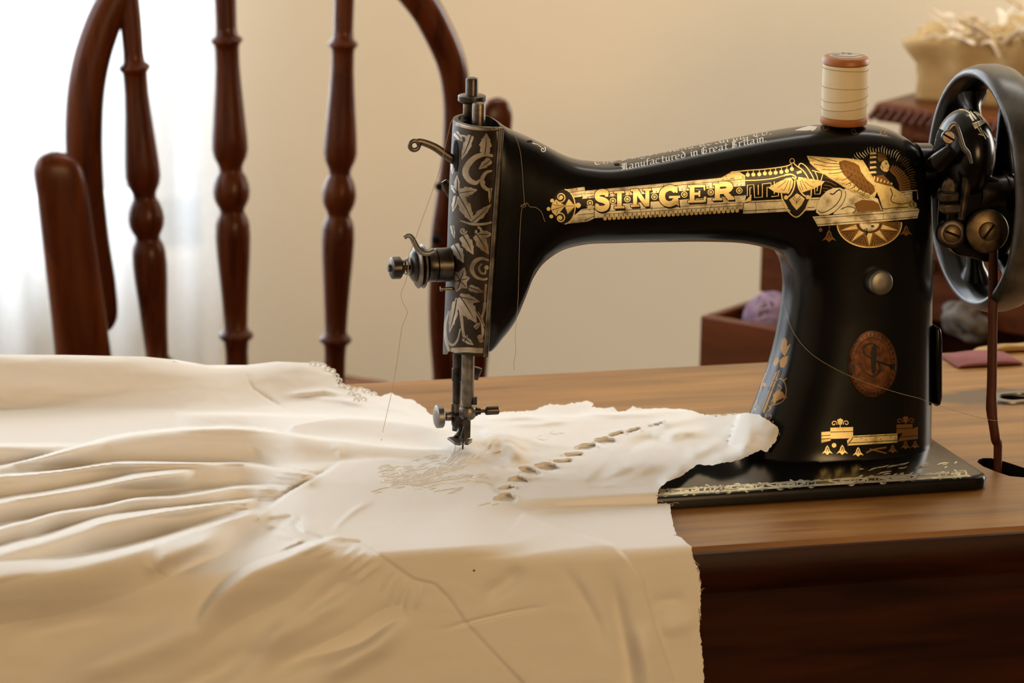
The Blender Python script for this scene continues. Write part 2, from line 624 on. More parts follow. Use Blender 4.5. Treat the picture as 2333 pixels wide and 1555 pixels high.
# sheer curtain in soft folds over the back window
b = MB()
cx1 = onY(505, 300, 1.40)[0]
xs = np.linspace(-1.45, cx1, 260)
zs = np.linspace(2.15, 0.02, 30)
G = []
for z in zs:
    drop = (2.15 - z) / 2.15
    row = []
    for x in xs:
        ph = x * 58 + 1.8 * math.sin(x * 9) + 0.4 * math.sin(z * 3)
        y = 1.41 + 0.016 * (0.6 + 0.5 * drop) * math.sin(ph) + 0.009 * math.sin(x * 131 + z)
        row.append((x, y, z))
    G.append(row)
b.rings(G, caps=False, closed=False)
b.open = True
b.tube([(-1.5, 1.41, 2.155), (cx1 + 0.05, 1.41, 2.155)], 0.009)
tag(b.build('sheer_curtain', curtain_mat(), sharp=180), 'sheer white curtain glowing in front of the bright window', 'curtain')

# ================================================================== sewing table
t_near, t_far = -0.163, 0.236
TX0, TX1 = -0.62, 0.62
table = thing('sewing_table', 'brown wooden treadle sewing table carrying the black sewing machine', 'table', (0, 0, 0))
slot_c = onZ(2285, 1063, 0)
key_c = onZ(2316, 907, 0)
b = MB()
# top outline with rounded front edge
prof = [(t_near + 0.004, -0.021), (t_near, -0.016), (t_near - 0.0008, -0.008), (t_near + 0.0005, -0.003), (t_near + 0.004, 0.0), (t_far - 0.004, 0), (t_far, -0.004), (t_far, -0.018), (t_far - 0.003, -0.021)]
b.rings([[(x, y, TZ + z) for y, z in prof] for x in (TX0, TX1)])
top = b.build('tabletop', M['table_top'], table, sharp=50)
# slots sawn through the top for the two runs of the belt, and the bed recess
cut = MB()


def pill(cx, cy, hx, hy, n=12, ang=0.0):
    pts = []
    for k in range(n + 1):
        a = -math.pi / 2 + math.pi * k / n
        pts.append((hx + hy * math.cos(a), hy * math.sin(a)))
    for k in range(n + 1):
        a = math.pi / 2 + math.pi * k / n
        pts.append((-hx + hy * math.cos(a), hy * math.sin(a)))
    c, s_ = math.cos(ang), math.sin(ang)
    return [(cx + x * c - y * s_, cy + x * s_ + y * c) for x, y in pts]


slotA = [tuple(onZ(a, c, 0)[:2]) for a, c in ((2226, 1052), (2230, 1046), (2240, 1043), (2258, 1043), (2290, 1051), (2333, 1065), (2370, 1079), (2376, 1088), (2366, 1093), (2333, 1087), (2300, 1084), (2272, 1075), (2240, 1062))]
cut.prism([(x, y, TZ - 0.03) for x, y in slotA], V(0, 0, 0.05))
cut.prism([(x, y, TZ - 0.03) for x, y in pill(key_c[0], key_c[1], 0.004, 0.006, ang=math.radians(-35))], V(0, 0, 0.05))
co = cut.build('cutter', M['hole'])  # shade inside the slots is coloured onto the sawn walls
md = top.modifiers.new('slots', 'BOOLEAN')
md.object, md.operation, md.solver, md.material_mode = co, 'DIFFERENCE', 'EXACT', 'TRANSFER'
bpy.context.view_layer.update()
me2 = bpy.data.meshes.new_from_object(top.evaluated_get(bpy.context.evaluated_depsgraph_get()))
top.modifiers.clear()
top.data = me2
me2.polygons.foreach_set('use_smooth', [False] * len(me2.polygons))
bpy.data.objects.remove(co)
# front moulding below the top, recessed apron, ends that reach the floor
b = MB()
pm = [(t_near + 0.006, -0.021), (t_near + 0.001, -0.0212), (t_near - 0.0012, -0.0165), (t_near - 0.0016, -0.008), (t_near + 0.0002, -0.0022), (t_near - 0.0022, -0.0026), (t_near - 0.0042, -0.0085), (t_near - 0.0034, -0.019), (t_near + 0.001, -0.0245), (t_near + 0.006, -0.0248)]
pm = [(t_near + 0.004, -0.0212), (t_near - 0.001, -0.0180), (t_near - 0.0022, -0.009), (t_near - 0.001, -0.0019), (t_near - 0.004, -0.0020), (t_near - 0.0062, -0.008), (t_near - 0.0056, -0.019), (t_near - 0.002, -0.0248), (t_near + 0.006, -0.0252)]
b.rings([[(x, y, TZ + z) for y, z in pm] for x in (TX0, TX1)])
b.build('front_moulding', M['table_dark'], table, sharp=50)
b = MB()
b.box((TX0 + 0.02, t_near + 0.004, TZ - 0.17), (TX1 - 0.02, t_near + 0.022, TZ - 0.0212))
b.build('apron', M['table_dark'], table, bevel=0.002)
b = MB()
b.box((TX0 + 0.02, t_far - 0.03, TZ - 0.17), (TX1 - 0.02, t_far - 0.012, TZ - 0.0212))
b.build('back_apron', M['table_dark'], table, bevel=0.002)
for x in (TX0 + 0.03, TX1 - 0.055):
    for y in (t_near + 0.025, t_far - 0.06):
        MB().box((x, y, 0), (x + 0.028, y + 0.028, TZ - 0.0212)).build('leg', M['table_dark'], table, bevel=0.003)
# oval nickel eye around the rear belt hole
b = MB()
ang = math.radians(-30)
R = []
for (h, k) in ((0.0, 1.12), (0.0012, 1.1), (0.0018, 0.9), (0.0012, 0.72), (0.0, 0.7)):
    R.append([(x, y, TZ + h + 0.0002) for x, y in pill(key_c[0], key_c[1], 0.0052 * k, 0.0112 * k, ang=0.1)])
b.rings(R, caps=False)
b.build('belt_hole_eyelet', M['nickel'], table)

# worn dark patch on the varnish beside the belt hole, and grain pores: own-shape stain on the top material
mt = M['table_top']
nt = mt.node_tree
bs = nt.nodes['Principled BSDF']
src = bs.inputs['Base Color'].links[0].from_socket
geo = nd(nt, 'ShaderNodeNewGeometry')
st = onZ(2225, 905, 0)
sep = nd(nt, 'ShaderNodeVectorMath', operation='SUBTRACT')
sep.inputs[1].default_value = (st[0] + 0.018, st[1], TZ)
mpx = nd(nt, 'ShaderNodeVectorMath', operation='MULTIPLY')
mpx.inputs[1].default_value = (1 / 0.052, 1 / 0.021, 0)
ln = nd(nt, 'ShaderNodeVectorMath', operation='LENGTH')
nz = nd(nt, 'ShaderNodeTexNoise')
nz.inputs['Scale'].default_value = 45
ad = nd(nt, 'ShaderNodeMath', operation='MULTIPLY_ADD')
ad.inputs[1].default_value = 0.9
mr = nd(nt, 'ShaderNodeMapRange')
mr.inputs['From Min'].default_value, mr.inputs['From Max'].default_value = 1.5, 1.2
mr.inputs['To Max'].default_value = 0.85
mx = nd(nt, 'ShaderNodeMix', data_type='RGBA')
mx.inputs['B'].default_value = (0.06, 0.04, 0.03, 1)
L = nt.links.new
L(geo.outputs['Position'], sep.inputs[0])
L(sep.outputs[0], mpx.inputs[0])
L(mpx.outputs[0], ln.inputs[0])
L(geo.outputs['Position'], nz.inputs['Vector'])
L(nz.outputs['Fac'], ad.inputs[0])
L(ln.outputs['Value'], ad.inputs[2])
L(ad.outputs[0], mr.inputs[0])
L(mr.outputs[0], mx.inputs['Factor'])
L(src, mx.inputs['A'])
L(mx.outputs['Result'], bs.inputs['Base Color'])

# ================================================================== chair behind the table
CY = 0.74
chair = thing('wooden_chair', 'red-brown wooden hoop-back chair with turned spindles behind the table', 'chair', (0.12, 0.75, 0))


def px_tube(pts, rpx, y, n=20, flat=1.0, sm=10, upv=None):
    """round bar whose axis passes through photo pixels at depth y; radii in photo pixels"""
    P = np.array([onY(a, c, y + (e[0] if e else 0)) for a, c, *e in pts])
    k = np.linalg.norm(P - CAM, axis=1) / FPX
    Q = catmull(np.column_stack([P, np.asarray(rpx) * k]), sm)
    return Q[:, :3], Q[:, 3]


hoop = [(248, 752), (246, 738), (242, 712), (228, 640), (210, 540), (196, 420), (191, 300), (198, 190), (222, 90), (262, 0), (330, -85), (450, -160), (600, -190), (750, -165), (870, -90), (955, 0), (1000, 75), (1030, 150), (1040, 230), (1037, 320), (1025, 420), (1010, 530), (1003, 640), (1003, 740), (1012, 840), (1020, 930)]
P, r = px_tube([(x, y) for x, y in hoop], [4, 17, 27, 35, 38, 41, 43, 43, 42, 40, 38, 38, 38, 38, 38, 37, 36, 34, 31, 29, 28, 28, 26, 26, 28, 30], CY + 0.012)
b = MB()
b.tube(P, r, 20, flat=0.8, up=(0, 1, 0))
b.build('hoop', M['chair'], chair)


def post(name, line, half, y):
    b = MB()
    P = np.array([onY(a, c, y) for a, c in line])
    k = np.linalg.norm(P - CAM, axis=1) / FPX
    Q = catmull(np.column_stack([P, np.asarray(half) * k]), 8)
    R = []
    n = 28
    for i in range(len(Q)):
        c, h = Q[i, :3], Q[i, 3]
        dpt = 0.012 * min(1, h / (half[-1] * k[0]) + 0.02)
        R.append([c + V(h * np.sign(math.cos(t)) * abs(math.cos(t)) ** 0.7, dpt * np.sign(math.sin(t)) * abs(math.sin(t)) ** 0.7, 0) for t in np.linspace(0, 2 * math.pi, n, endpoint=False)])
    b.rings(R)
    b.build(name, M['chair'], chair)


post('back_post', [(122, 345), (125, 352), (128, 366), (133, 392), (143, 450), (160, 580), (176, 700), (190, 815), (205, 930), (230, 1130)], [8, 30, 46, 56, 58, 60, 62, 64, 66, 66], CY - 0.014)
post('back_post', [(1133, 222), (1132, 229), (1130, 244), (1127, 270), (1118, 330), (1096, 480), (1075, 620), (1055, 780), (1040, 930), (1015, 1150)], [6, 22, 33, 40, 43, 48, 54, 60, 62, 62], CY + 0.05)


def spindle(x0, y0, x1, y1, dy, k, ytop):
    """turned spindle; dy shifts the turnings down the axis in photo pixels"""
    prof = [(ytop - dy, 22), (-20, 25), (60, 24), (80, 26), (87, 35), (92, 37), (97, 34), (102, 29), (112, 28), (150, 28), (200, 31), (260, 36), (310, 40), (340, 41), (358, 37), (372, 30), (380, 27), (390, 27), (396, 31), (404, 35), (420, 40), (436, 42), (452, 40), (466, 34), (474, 29), (482, 28), (488, 31), (498, 36), (512, 39), (540, 40), (580, 38), (640, 33), (700, 29), (745, 27), (754, 31), (759, 38), (765, 40), (771, 36), (776, 28), (800, 26), (860, 26), (1000, 25), (1090, 24)]
    P = []
    R = []
    for yy, rr in prof:
        t = (yy + dy - y0) / (y1 - y0)
        px, py = x0 + (x1 - x0) * t, yy + dy
        p = onY(px, py, CY + 0.01)
        P.append(p)
        R.append(rr * k * np.linalg.norm(p - CAM) / FPX)
    b = MB()
    b.tube(P, R, 28)
    b.build('spindle', M['chair'], chair, sharp=60)


spindle(294, 0, 358, 815, 62, 0.98, -50)
spindle(513, 0, 540, 830, 0, 1.0, -178)
spindle(784, 0, 762, 860, 9, 0.93, -146)
for px_, py_, r_ in ((1000, 425, 10), (994, 545, 12)):
    MB().ball(onY(px_, py_, CY - 0.004), r_ * 3.05 / FPX, 12).build('peg', M['hole'], chair)
# seat and legs below the back
lo_l, lo_r = onY(215, 1130, CY), onY(1020, 1150, CY)
b = MB()
sx0, sx1 = lo_l[0] - 0.03, lo_r[0] + 0.04
out = [(sx0 + 0.03, CY - 0.03), (sx0, CY + 0.1), (sx0 - 0.01, CY + 0.35), (sx0 + 0.06, CY + 0.42), (sx1 - 0.06, CY + 0.42), (sx1 + 0.01, CY + 0.35), (sx1, CY + 0.1), (sx1 - 0.03, CY - 0.03)]
zs_ = min(lo_l[2], lo_r[2]) + 0.01
b.prism([(x, y, zs_ - 0.035) for x, y in out], V(0, 0, 0.035))
b.build('seat', M['chair'], chair, bevel=0.008)
for x, dx in ((sx0 + 0.05, -0.03), (sx1 - 0.05, 0.03)):
    for y, dy_ in ((CY + 0.03, -0.04), (CY + 0.34, 0.04)):
        MB().tube([(x, y, zs_ - 0.03), (x + dx * 0.5, y + dy_ * 0.5, zs_ * 0.5), (x + dx, y + dy_, 0)], [0.014, 0.019, 0.012], 16).build('leg', M['chair'], chair)

# ================================================================== workbox with pulled-out drawers, on a stand behind the table
rA = math.radians(-16.6 - 35)
A_ = V(math.cos(rA), math.sin(rA), 0)            # along the drawer fronts, towards the viewer on the right
B_ = V(math.cos(rA + math.pi / 2), math.sin(rA + math.pi / 2), 0)   # into the chest, away
Zv = V(0, 0, 1)
slab = onY(1984, 232, 0.86)                      # left front corner of the lid slab
body = slab + A_ * 0.02 + B_ * 0.012
Lw, Dw = 0.30, 0.22
# the drawer corners sit on the chest's own axes: slide along -B until the corner reaches its pixel


def slide(px, py, up):
    """pull distance s so that body - B*s shows at pixel column px; returns s and the height at pixel row py"""
    best = None
    for s_ in np.linspace(0, 0.6, 1201):
        p = body - B_ * s_
        v = p - CAM
        d = v.dot(fw)
        x = W / 2 + FPX * v.dot(CR) / d
        if best is None or abs(x - px) < best[0]:
            best = (abs(x - px), s_, p)
    p = best[2]
    q = at(px, py, 1, p[1])
    return best[1], q[2]


s_low, z_low = slide(1606, 718, 0)
s_mid, z_midb = slide(1741, 664, 0)
chest_z0 = z_low - 0.075
z_top = slab[2]
chest = thing('sewing_chest', 'brown wooden workbox with pulled-out drawers behind the black machine', 'workbox', (*(body + A_ * 0.1 + B_ * 0.1)[:2], chest_z0))


def obox(name, lo, hi, mtl, parent, bevel=0.002, hollow=None):
    b = MB().box(lo, hi, X=A_, Y=B_, Z=Zv, o=(body[0], body[1], 0))
    return b.build(name, mtl, parent, bevel=bevel)


zm1 = z_midb + 0.085
# carcass: two ends, back, shelves between drawers
b = MB()
o_ = (body[0], body[1], 0)
for lo, hi in (((0, 0, chest_z0), (0.012, Dw, z_top - 0.016)), ((Lw - 0.012, 0, chest_z0), (Lw, Dw, z_top - 0.016)), ((0.012, Dw - 0.01, chest_z0), (Lw - 0.012, Dw, z_top - 0.016)), ((0.012, 0.0, chest_z0), (Lw - 0.012, Dw - 0.01, chest_z0 + 0.006)), ((0.012, 0.0, z_low + 0.005), (Lw - 0.012, Dw - 0.01, z_low + 0.013)), ((0.012, 0.0, zm1 + 0.004), (Lw - 0.012, Dw - 0.01, zm1 + 0.012)), ((0.012, 0.0, zm1 + 0.012), (Lw - 0.012, 0.012, z_top - 0.016))):
    b.box(lo, hi, X=A_, Y=B_, Z=Zv, o=o_)
b.build('carcass', M['chest'], chest, bevel=0.0015)
b = MB()
b.box((-0.02, -0.012, z_top - 0.016), (Lw + 0.02, Dw + 0.02, z_top), X=A_, Y=B_, Z=Zv, o=o_)
b.build('lid', M['chest'], chest, bevel=0.006, seg=3)
# rope-carved bead along the lid edge
b = MB()
for k in range(44):
    c = V(*o_) + A_ * (-0.02 + (Lw + 0.04) * (k + 0.5) / 44) + B_ * -0.0125 + Zv * (z_top - 0.008)
    b.tube([c - A_ * 0.004 - Zv * 0.005, c + A_ * 0.004 + Zv * 0.005], [0.0028, 0.0028], 8)
b.build('rope_moulding', M['chest'], chest)


def drawer(s_, z0, z1):
    t = 0.008
    x0, x1 = 0.0, Lw
    d = 0.21
    b = MB()
    for lo, hi in (((x0, -s_, z0), (x1, -s_ + t, z1)), ((x0, -s_ + t, z0), (x0 + t, -s_ + d, z1)), ((x1 - t, -s_ + t, z0), (x1, -s_ + d, z1)), ((x0 + t, -s_ + d - t, z0), (x1 - t, -s_ + d, z1)), ((x0 + t, -s_ + t, z0), (x1 - t, -s_ + d - t, z0 + 0.005))):
        b.box(lo, hi, X=A_, Y=B_, Z=Zv, o=o_)
    dr = b.build('drawer', M['chest'], chest, bevel=0.0015)
    k = V(*o_) + A_ * (Lw / 2) - B_ * s_ + Zv * (z0 + z1) / 2
    MB().lathe([(0, 0.004), (0.006, 0.004), (0.009, 0.008), (0.014, 0.009), (0.018, 0.006), (0.019, 0)], k, -B_, 20).build('knob', M['brassy'], dr)
    return dr


drawer(s_low, chest_z0 + 0.007, z_low)
drawer(s_mid, z_midb, zm1)
# stand
stand = thing('side_stand', 'plain wooden stand carrying the workbox behind the table', 'stand', (*(body + A_ * 0.15)[:2], 0))
b = MB()
b.box((-0.03, -s_low - 0.01, chest_z0 - 0.02), (Lw + 0.03, Dw + 0.03, chest_z0), X=A_, Y=B_, Z=Zv, o=o_)
b.build('stand_top', M['chest'], stand, bevel=0.003)
for x in (0.0, Lw - 0.03):
    for y in (-s_low + 0.02, Dw - 0.02):
        MB().box((x, y, 0), (x + 0.03, y + 0.03, chest_z0 - 0.02), X=A_, Y=B_, Z=Zv, o=o_).build('leg', M['chest'], stand)

# ball of wool in the low drawer
yc = V(*o_) + A_ * 0.055 - B_ * (s_low - 0.055) + Zv * (chest_z0 + 0.012)
_y = at(1758, 730, 1, yc[1])
yc = _y
yr = 0.0205
b = MB()
b.ball(yc, yr * 0.93, 16)
for k in range(34):
    ax = unit(np.random.RandomState(k).normal(size=3))
    a = unit(np.cross(ax, (0.3, 0.5, 0.8)))
    c = np.cross(ax, a)
    b.tube([yc + yr * (a * math.cos(t) + c * math.sin(t)) + ax * yr * 0.12 for t in np.linspace(0, 2 * math.pi, 40)], 0.0013, 6, caps=False)
tag(b.build('wool_ball', M['purple'], sharp=180), 'lilac ball of wool lying in the open lower drawer', 'wool')
# grey scrap of lace further along the drawer
rs = np.random.RandomState(3)
sc_ = at(2205, 728, 1, (V(*o_) + A_ * 0.2 - B_ * (s_low - 0.1))[1])
b = MB()
b.ball(sc_, 0.021, 26, sc=(0.75, 0.9, 0.62))
v = np.array(b.v)
d = v - sc_
for i in range(len(v)):
    v[i] += unit(d[i]) * 0.010 * noise.noise(Vector(d[i] * 90))
b.v = [tuple(p) for p in v]
tag(b.build('lace_scrap', M['grey_lace'], sharp=180), 'crumpled grey-white scrap of lace in the dark drawer', 'lace')

# wrapped bundle with dried grasses on the lid
pc = onY(2072, 100, 0.88)
bun = thing('cloth_bundle', 'cream wrapped bundle with dried straw flowers on the workbox', 'bundle', (*(slab + A_ * 0.12 + B_ * 0.08)[:2], z_top))
bA, bB = unit(A_ + 0.2 * B_), unit(B_ - 0.2 * A_)
bo = onY(2088, 236, slab[1] + 0.0)
bo = V(bo[0], bo[1], z_top + 0.0005)
b = MB()
n = 26
L1, L2, L3 = 0.21, 0.10, 0.046
faces = []
bm = bmesh.new()
bmesh.ops.create_grid(bm, x_segments=1, y_segments=1, size=1)
bm.free()
nx, ny, nz_ = 30, 16, 10
idx = {}


def bp_(i, j, k):
    key = (i, j, k)
    if key not in idx:
        u, v_, w = i / nx, j / ny, k / nz_
        q = V(u * L1, v_ * L2, w * L3)
        # crumpled, slumping outward at the base, tilted lid
        q[2] *= 1.0 + 0.55 * u + 0.12 * math.sin(3 * v_)
        nn = noise.noise(Vector((q[0] * 38, q[1] * 38, q[2] * 38 + 3))) * 0.011 + noise.noise(Vector((q[0] * 110, q[1] * 110, q[2] * 110))) * 0.002
        c = V(L1 / 2, L2 / 2, L3 / 2)
        q = q + unit(q - c) * nn
        if w > 0.01 and u < 0.2 and w > 0.6:
            q[0] -= (0.2 - u) * 0.06 * (w - 0.6) / 0.4
        p = bo + bA * q[0] + bB * q[1] + Zv * max(q[2], 0)
        idx[key] = len(b.v)
        b.v.append(tuple(p))
    return idx[key]


for i in range(nx):
    for j in range(ny):
        b.f.append((bp_(i, j, nz_), bp_(i + 1, j, nz_), bp_(i + 1, j + 1, nz_), bp_(i, j + 1, nz_)))
        b.f.append((bp_(i, j, 0), bp_(i, j + 1, 0), bp_(i + 1, j + 1, 0), bp_(i + 1, j, 0)))
for i in range(nx):
    for k in range(nz_):
        for j in (0, ny):
            b.f.append((bp_(i, j, k), bp_(i + 1, j, k), bp_(i + 1, j, k + 1), bp_(i, j, k + 1)))
for j in range(ny):
    for k in range(nz_):
        for i in (0, nx):
            b.f.append((bp_(i, j, k), bp_(i, j + 1, k), bp_(i, j + 1, k + 1), bp_(i, j, k + 1)))
b.m = [0] * len(b.f)
b.build('wrapping', M['cream_cloth'], bun, sharp=180)
b = MB()
rs = np.random.RandomState(11)
for k in range(260):
    u, v_ = 0.02 + 0.18 * rs.rand(), 0.1 * rs.rand()
    base = bo + bA * u + bB * v_ + Zv * (L3 * (1 + 0.55 * u / L1) - 0.004)
    dirv = unit(bA * rs.normal(0, 1) + bB * rs.normal(-0.5, 1.0) + Zv * abs(rs.normal(0.15, 0.35)))
    ln_ = 0.018 + 0.03 * rs.rand()
    m1 = base + dirv * ln_ * 0.5 + Zv * 0.006 * rs.rand()
    m2 = base + dirv * ln_ + Zv * rs.normal(0, 0.003)
    P = catmull([base, m1, m2], 4)
    w = 0.0014 + 0.0034 * rs.rand()
    b.tube(P, np.linspace(w, w * 0.4, len(P)), 6, flat=0.5)
b.build('dried_straw', M['straw'], bun)['kind'] = 'stuff'

# folded cloths on the far edge of the table
b = MB()
a0, a1 = onZ(2128, 806, 0.0), onZ(2262, 800, 0.0)


def pad(x0, x1, y0, y1, h, seed):
    bb = MB()
    R = []
    for i in range(40):
        u = i / 39
        x = x0 + (x1 - x0) * u
        k = math.sin(math.pi * min(1, max(0, u))) ** 0.35
        ring = []
        for t in np.linspace(0, 2 * math.pi, 36, endpoint=False):
            yy = (y0 + y1) / 2 + (y1 - y0) / 2 * np.sign(math.cos(t)) * abs(math.cos(t)) ** 0.5
            zz = TZ + 0.0006 + h / 2 * k * (1 + np.sign(math.sin(t)) * abs(math.sin(t)) ** 0.5)
            zz += 0.0015 * k * max(0, math.sin(t)) * noise.noise(Vector((x * 60, yy * 60, seed)))
            ring.append((x, yy, zz))
        R.append(ring)
    bb.rings(R)
    return bb


tag(pad(a0[0], a1[0] + 0.005, 0.190, 0.222, 0.0035, 1).build('pink_cloth', M['pink'], sharp=180), 'dusty pink folded cloth on the table\'s far edge', 'cloth')
c0 = onZ(2200, 795, 0)
tag(pad(a1[0] - 0.012, a1[0] + 0.09, 0.2245, 0.2345, 0.004, 2).build('cream_band', M['cream_cloth'], sharp=180), 'narrow cream fabric band lying behind the pink cloth', 'band')
# ================================================================== sewing machine
mach = thing('sewing_machine', 'black antique treadle sewing machine with gold ornament and engraved face plate', 'sewing machine', (0.12, 0, TZ))
BX0, BX1, BY0, BY1, BZ = -0.078, 0.2885, -0.0865, 0.0865, 0.008


def rrect(x0, x1, y0, y1, r, n=8):
    pts = []
    for cx, cy, a in ((x1 - r, y0 + r, -90), (x1 - r, y1 - r, 0), (x0 + r, y1 - r, 90), (x0 + r, y0 + r, 180)):
        for k in range(n + 1):
            t = math.radians(a + 90 * k / n)
            pts.append((cx + r * math.cos(t), cy + r * math.sin(t)))
    return pts


b = MB()
R = []
for z, ins in ((0.0004, 0.0012), (0.001, 0.0002), (0.0055, 0), (0.0073, 0.0008), (BZ, 0.0026)):
    R.append([(x, y, TZ + z) for x, y in rrect(BX0 + ins, BX1 - ins, BY0 + ins, BY1 - ins, 0.010 - ins)])
b.rings(R)
bed = b.build('bed_plate', M['japan'], mach, sharp=35)

# arm and pillar: cross-sections given by an outer and an inner outline point, half depth, squareness, plane of the outline
SECT = [
    ((1148, 287), (1112, 814), 24.0, 4.5, -.022), ((1158, 292), (1128, 813), 24.0, 4.5, -.022), ((1172, 302), (1146, 790), 24.0, 4.2, -.020),
    ((1195, 313), (1172, 748), 23.6, 3.8, -.016), ((1222, 323), (1189, 697), 23.2, 3.4, -.012), ((1250, 336), (1204, 648), 22.8, 3.0, -.009),
    ((1280, 352), (1228, 606), 22.4, 2.7, -.006), ((1310, 364), (1272, 572), 22.0, 2.5, -.004), ((1345, 370), (1328, 555), 21.8, 2.5, -.002),
    ((1400, 370), (1395, 550), 22, 2.5, 0), ((1500, 354), (1500, 548), 22.6, 2.5, 0), ((1600, 333), (1600, 547), 23.4, 2.5, 0),
    ((1690, 315), (1680, 550), 24.2, 2.5, 0), ((1765, 301), (1738, 561), 25, 2.6, 0), ((1840, 290), (1766, 572), 26, 2.6, 0),
    ((1930, 284), (1780, 589), 26.5, 2.7, 0), ((2005, 289), (1788, 608), 27, 2.8, 0), ((2055, 309), (1792, 630), 27.5, 2.9, 0),
    ((2090, 345), (1793, 655), 28, 2.7, 0), ((2110, 405), (1790, 688), 28.5, 2.6, 0), ((2115, 490), (1783, 730), 29, 2.5, 0),
    ((2116, 590), (1774, 778), 29.8, 2.45, 0), ((2115, 690), (1761, 828), 31, 2.4, 0), ((2114, 790), (1745, 876), 32.3, 2.4, 0),
    ((2113, 880), (1727, 925), 33.6, 2.4, 0), ((2112, 950), (1708, 972), 34.8, 2.4, 0), ((2111, 1000), (1694, 1010), 36, 2.4, 0), ((2110, 1034), (1684, 1038), 38.5, 2.4, 0)]
rows = []
for O, I, hd, e, yp in SECT:
    o, i_ = onY(*O, yp), onY(*I, yp)
    rows.append([o[0], o[2], i_[0], i_[2], hd / 1000, e])
Q = catmull(rows, 8)
RING = []
NB = 112
for q in Q:
    o, i_ = V(q[0], 0, q[1]), V(q[2], 0, q[3])
    c, h = (o + i_) / 2, (o - i_) / 2
    ring = []
    for k in range(NB):
        # spread samples evenly around the superellipse
        t = 2 * math.pi * k / NB
        cs, sn = math.cos(t), math.sin(t)
        e = q[5]
        rr = (abs(cs) ** e + abs(sn) ** e) ** (-1 / e)
        p_ = c + h * (rr * cs) + V(0, -q[4] * rr * sn, 0)
        p_[2] = max(p_[2], TZ + BZ - 0.0003)
        ring.append(p_)
    RING.append(ring)
zlow = TZ + BZ - 0.0005
last = [V(p[0], p[1], zlow) for p in RING[-1]]
RING.append(last)
b = MB()
b.rings(RING)
# oil holes on top are small dark dimples
arm = b.build('arm', M['japan'], mach, sharp=60)
ARM_BVH = bvh_of(arm)

# ---- face plate: a bowed nickel plate closing the left end of the head
rimT, rimB = onY(1146, 290, -.0235), onY(1110, 811, -.0235)
ztop, zbot = rimT[2], rimB[2]
leftpx = [(265, 1033), (330, 1029), (400, 1025), (500, 1021), (600, 1018), (700, 1014), (780, 1010), (830, 1008)]
R = []
bhalf = 0.0240
cp, sp = math.cos(PSI), math.sin(PSI)
NF = 60
for s_ in np.linspace(0, 1, 60):
    z = ztop + (zbot - ztop) * s_
    xr = rimT[0] + (rimB[0] - rimT[0]) * s_
    # pixel row of this height on the bulge, to read off the left outline
    v = V(xr - 0.014, 0, z) - CAM
    py = H / 2 - FPX * v.dot(CU) / v.dot(fw)
    px = np.interp(py, [a for a, _ in leftpx], [c for _, c in leftpx])
    xl = onY(px, py, 0.0)[0]
    # the silhouette of a half ellipse seen from PSI
    D = (xr - xl) * cp
    a = math.sqrt(max(D * D - (bhalf * sp) ** 2, 1e-6)) / cp
    ring = []
    for t in np.linspace(-math.pi / 2, math.pi / 2, NF):
        ring.append((xr - a * max(math.cos(t), 0) ** 0.9, bhalf * np.sign(math.sin(t)) * abs(math.sin(t)) ** 0.95, z))
    R.append(ring)
b = MB()
# lobed lower edge at the far left
for j in range(NF):
    t = j / (NF - 1)
    for back in range(6):
        pass
bot = [V(*p) for p in R[-1]]
R2 = []
for k in range(1, 7):
    f = k / 6
    row = []
    for j, p in enumerate(bot):
        t = j / (NF - 1)
        lob = math.exp(-((t - 0.66) / 0.15) ** 2) * 0.0062
        row.append(p - V(0, 0, lob * f))
    R2.append(row)
R = R + R2
b.rings(R, caps=False, closed=False)
# turned-in lip at the top and the bottom
for e_ in (R[0], R[-1]):
    inn = [V(*p) * 1.0 for p in e_]
    cx = inn[0][0]
    lip = [V(cx + (p[0] - cx) * 0.86, p[1] * 0.9, p[2]) for p in inn]
    low = [p - V(0, 0, 0.004 if e_ is R[0] else -0.004) for p in lip]
    b.rings([inn, lip, low], caps=False, closed=False)
b.open = True
face = b.build('face_plate', [M['plate']], mach, sharp=55)
# raised rim along the joint with the head
b = MB()
for sy in (-1, 1):
    b.tube([(rimT[0] + (rimB[0] - rimT[0]) * f - 0.0012, sy * (bhalf + 0.0004), ztop + (zbot - ztop) * f) for f in np.linspace(0.0, 1.0, 30)], 0.0016, 10)
b.build('plate_rim', M['steel'], face)
FACE_BVH = bvh_of(face)

# ---- engraving on the face plate (read from a 2.222x enlargement of the photo at 850,150)
T1 = lambda x, y: (850 + x / 2.222, 150 + y / 2.222)
tr = Transfer(FACE_BVH, seg=4.0)


def leaf(x0, y0, x1, y1, w, lobes=3):
    """lobed acanthus leaf from base to tip"""
    d = np.array([x1 - x0, y1 - y0], float)
    n_ = np.array([-d[1], d[0]]) / np.hypot(*d)
    side = []
    for k in range(lobes * 8 + 1):
        f = k / (lobes * 8)
        env = math.sin(math.pi * f ** 0.8) ** 0.7
        lob = 0.74 + 0.26 * abs(math.sin(math.pi * (f * lobes + 0.12)))
        side.append((f + 0.05 * math.cos(2 * math.pi * f * lobes), env * lob))
    L_ = [np.array([x0, y0]) + d * f + n_ * w / 2 * e_ for f, e_ in side]
    R_ = [np.array([x0, y0]) + d * f - n_ * w / 2 * e_ for f, e_ in side]
    pts_ = L_ + [np.array([x1, y1])] + R_[::-1][:-1]
    return [tuple(p) for p in pts_]


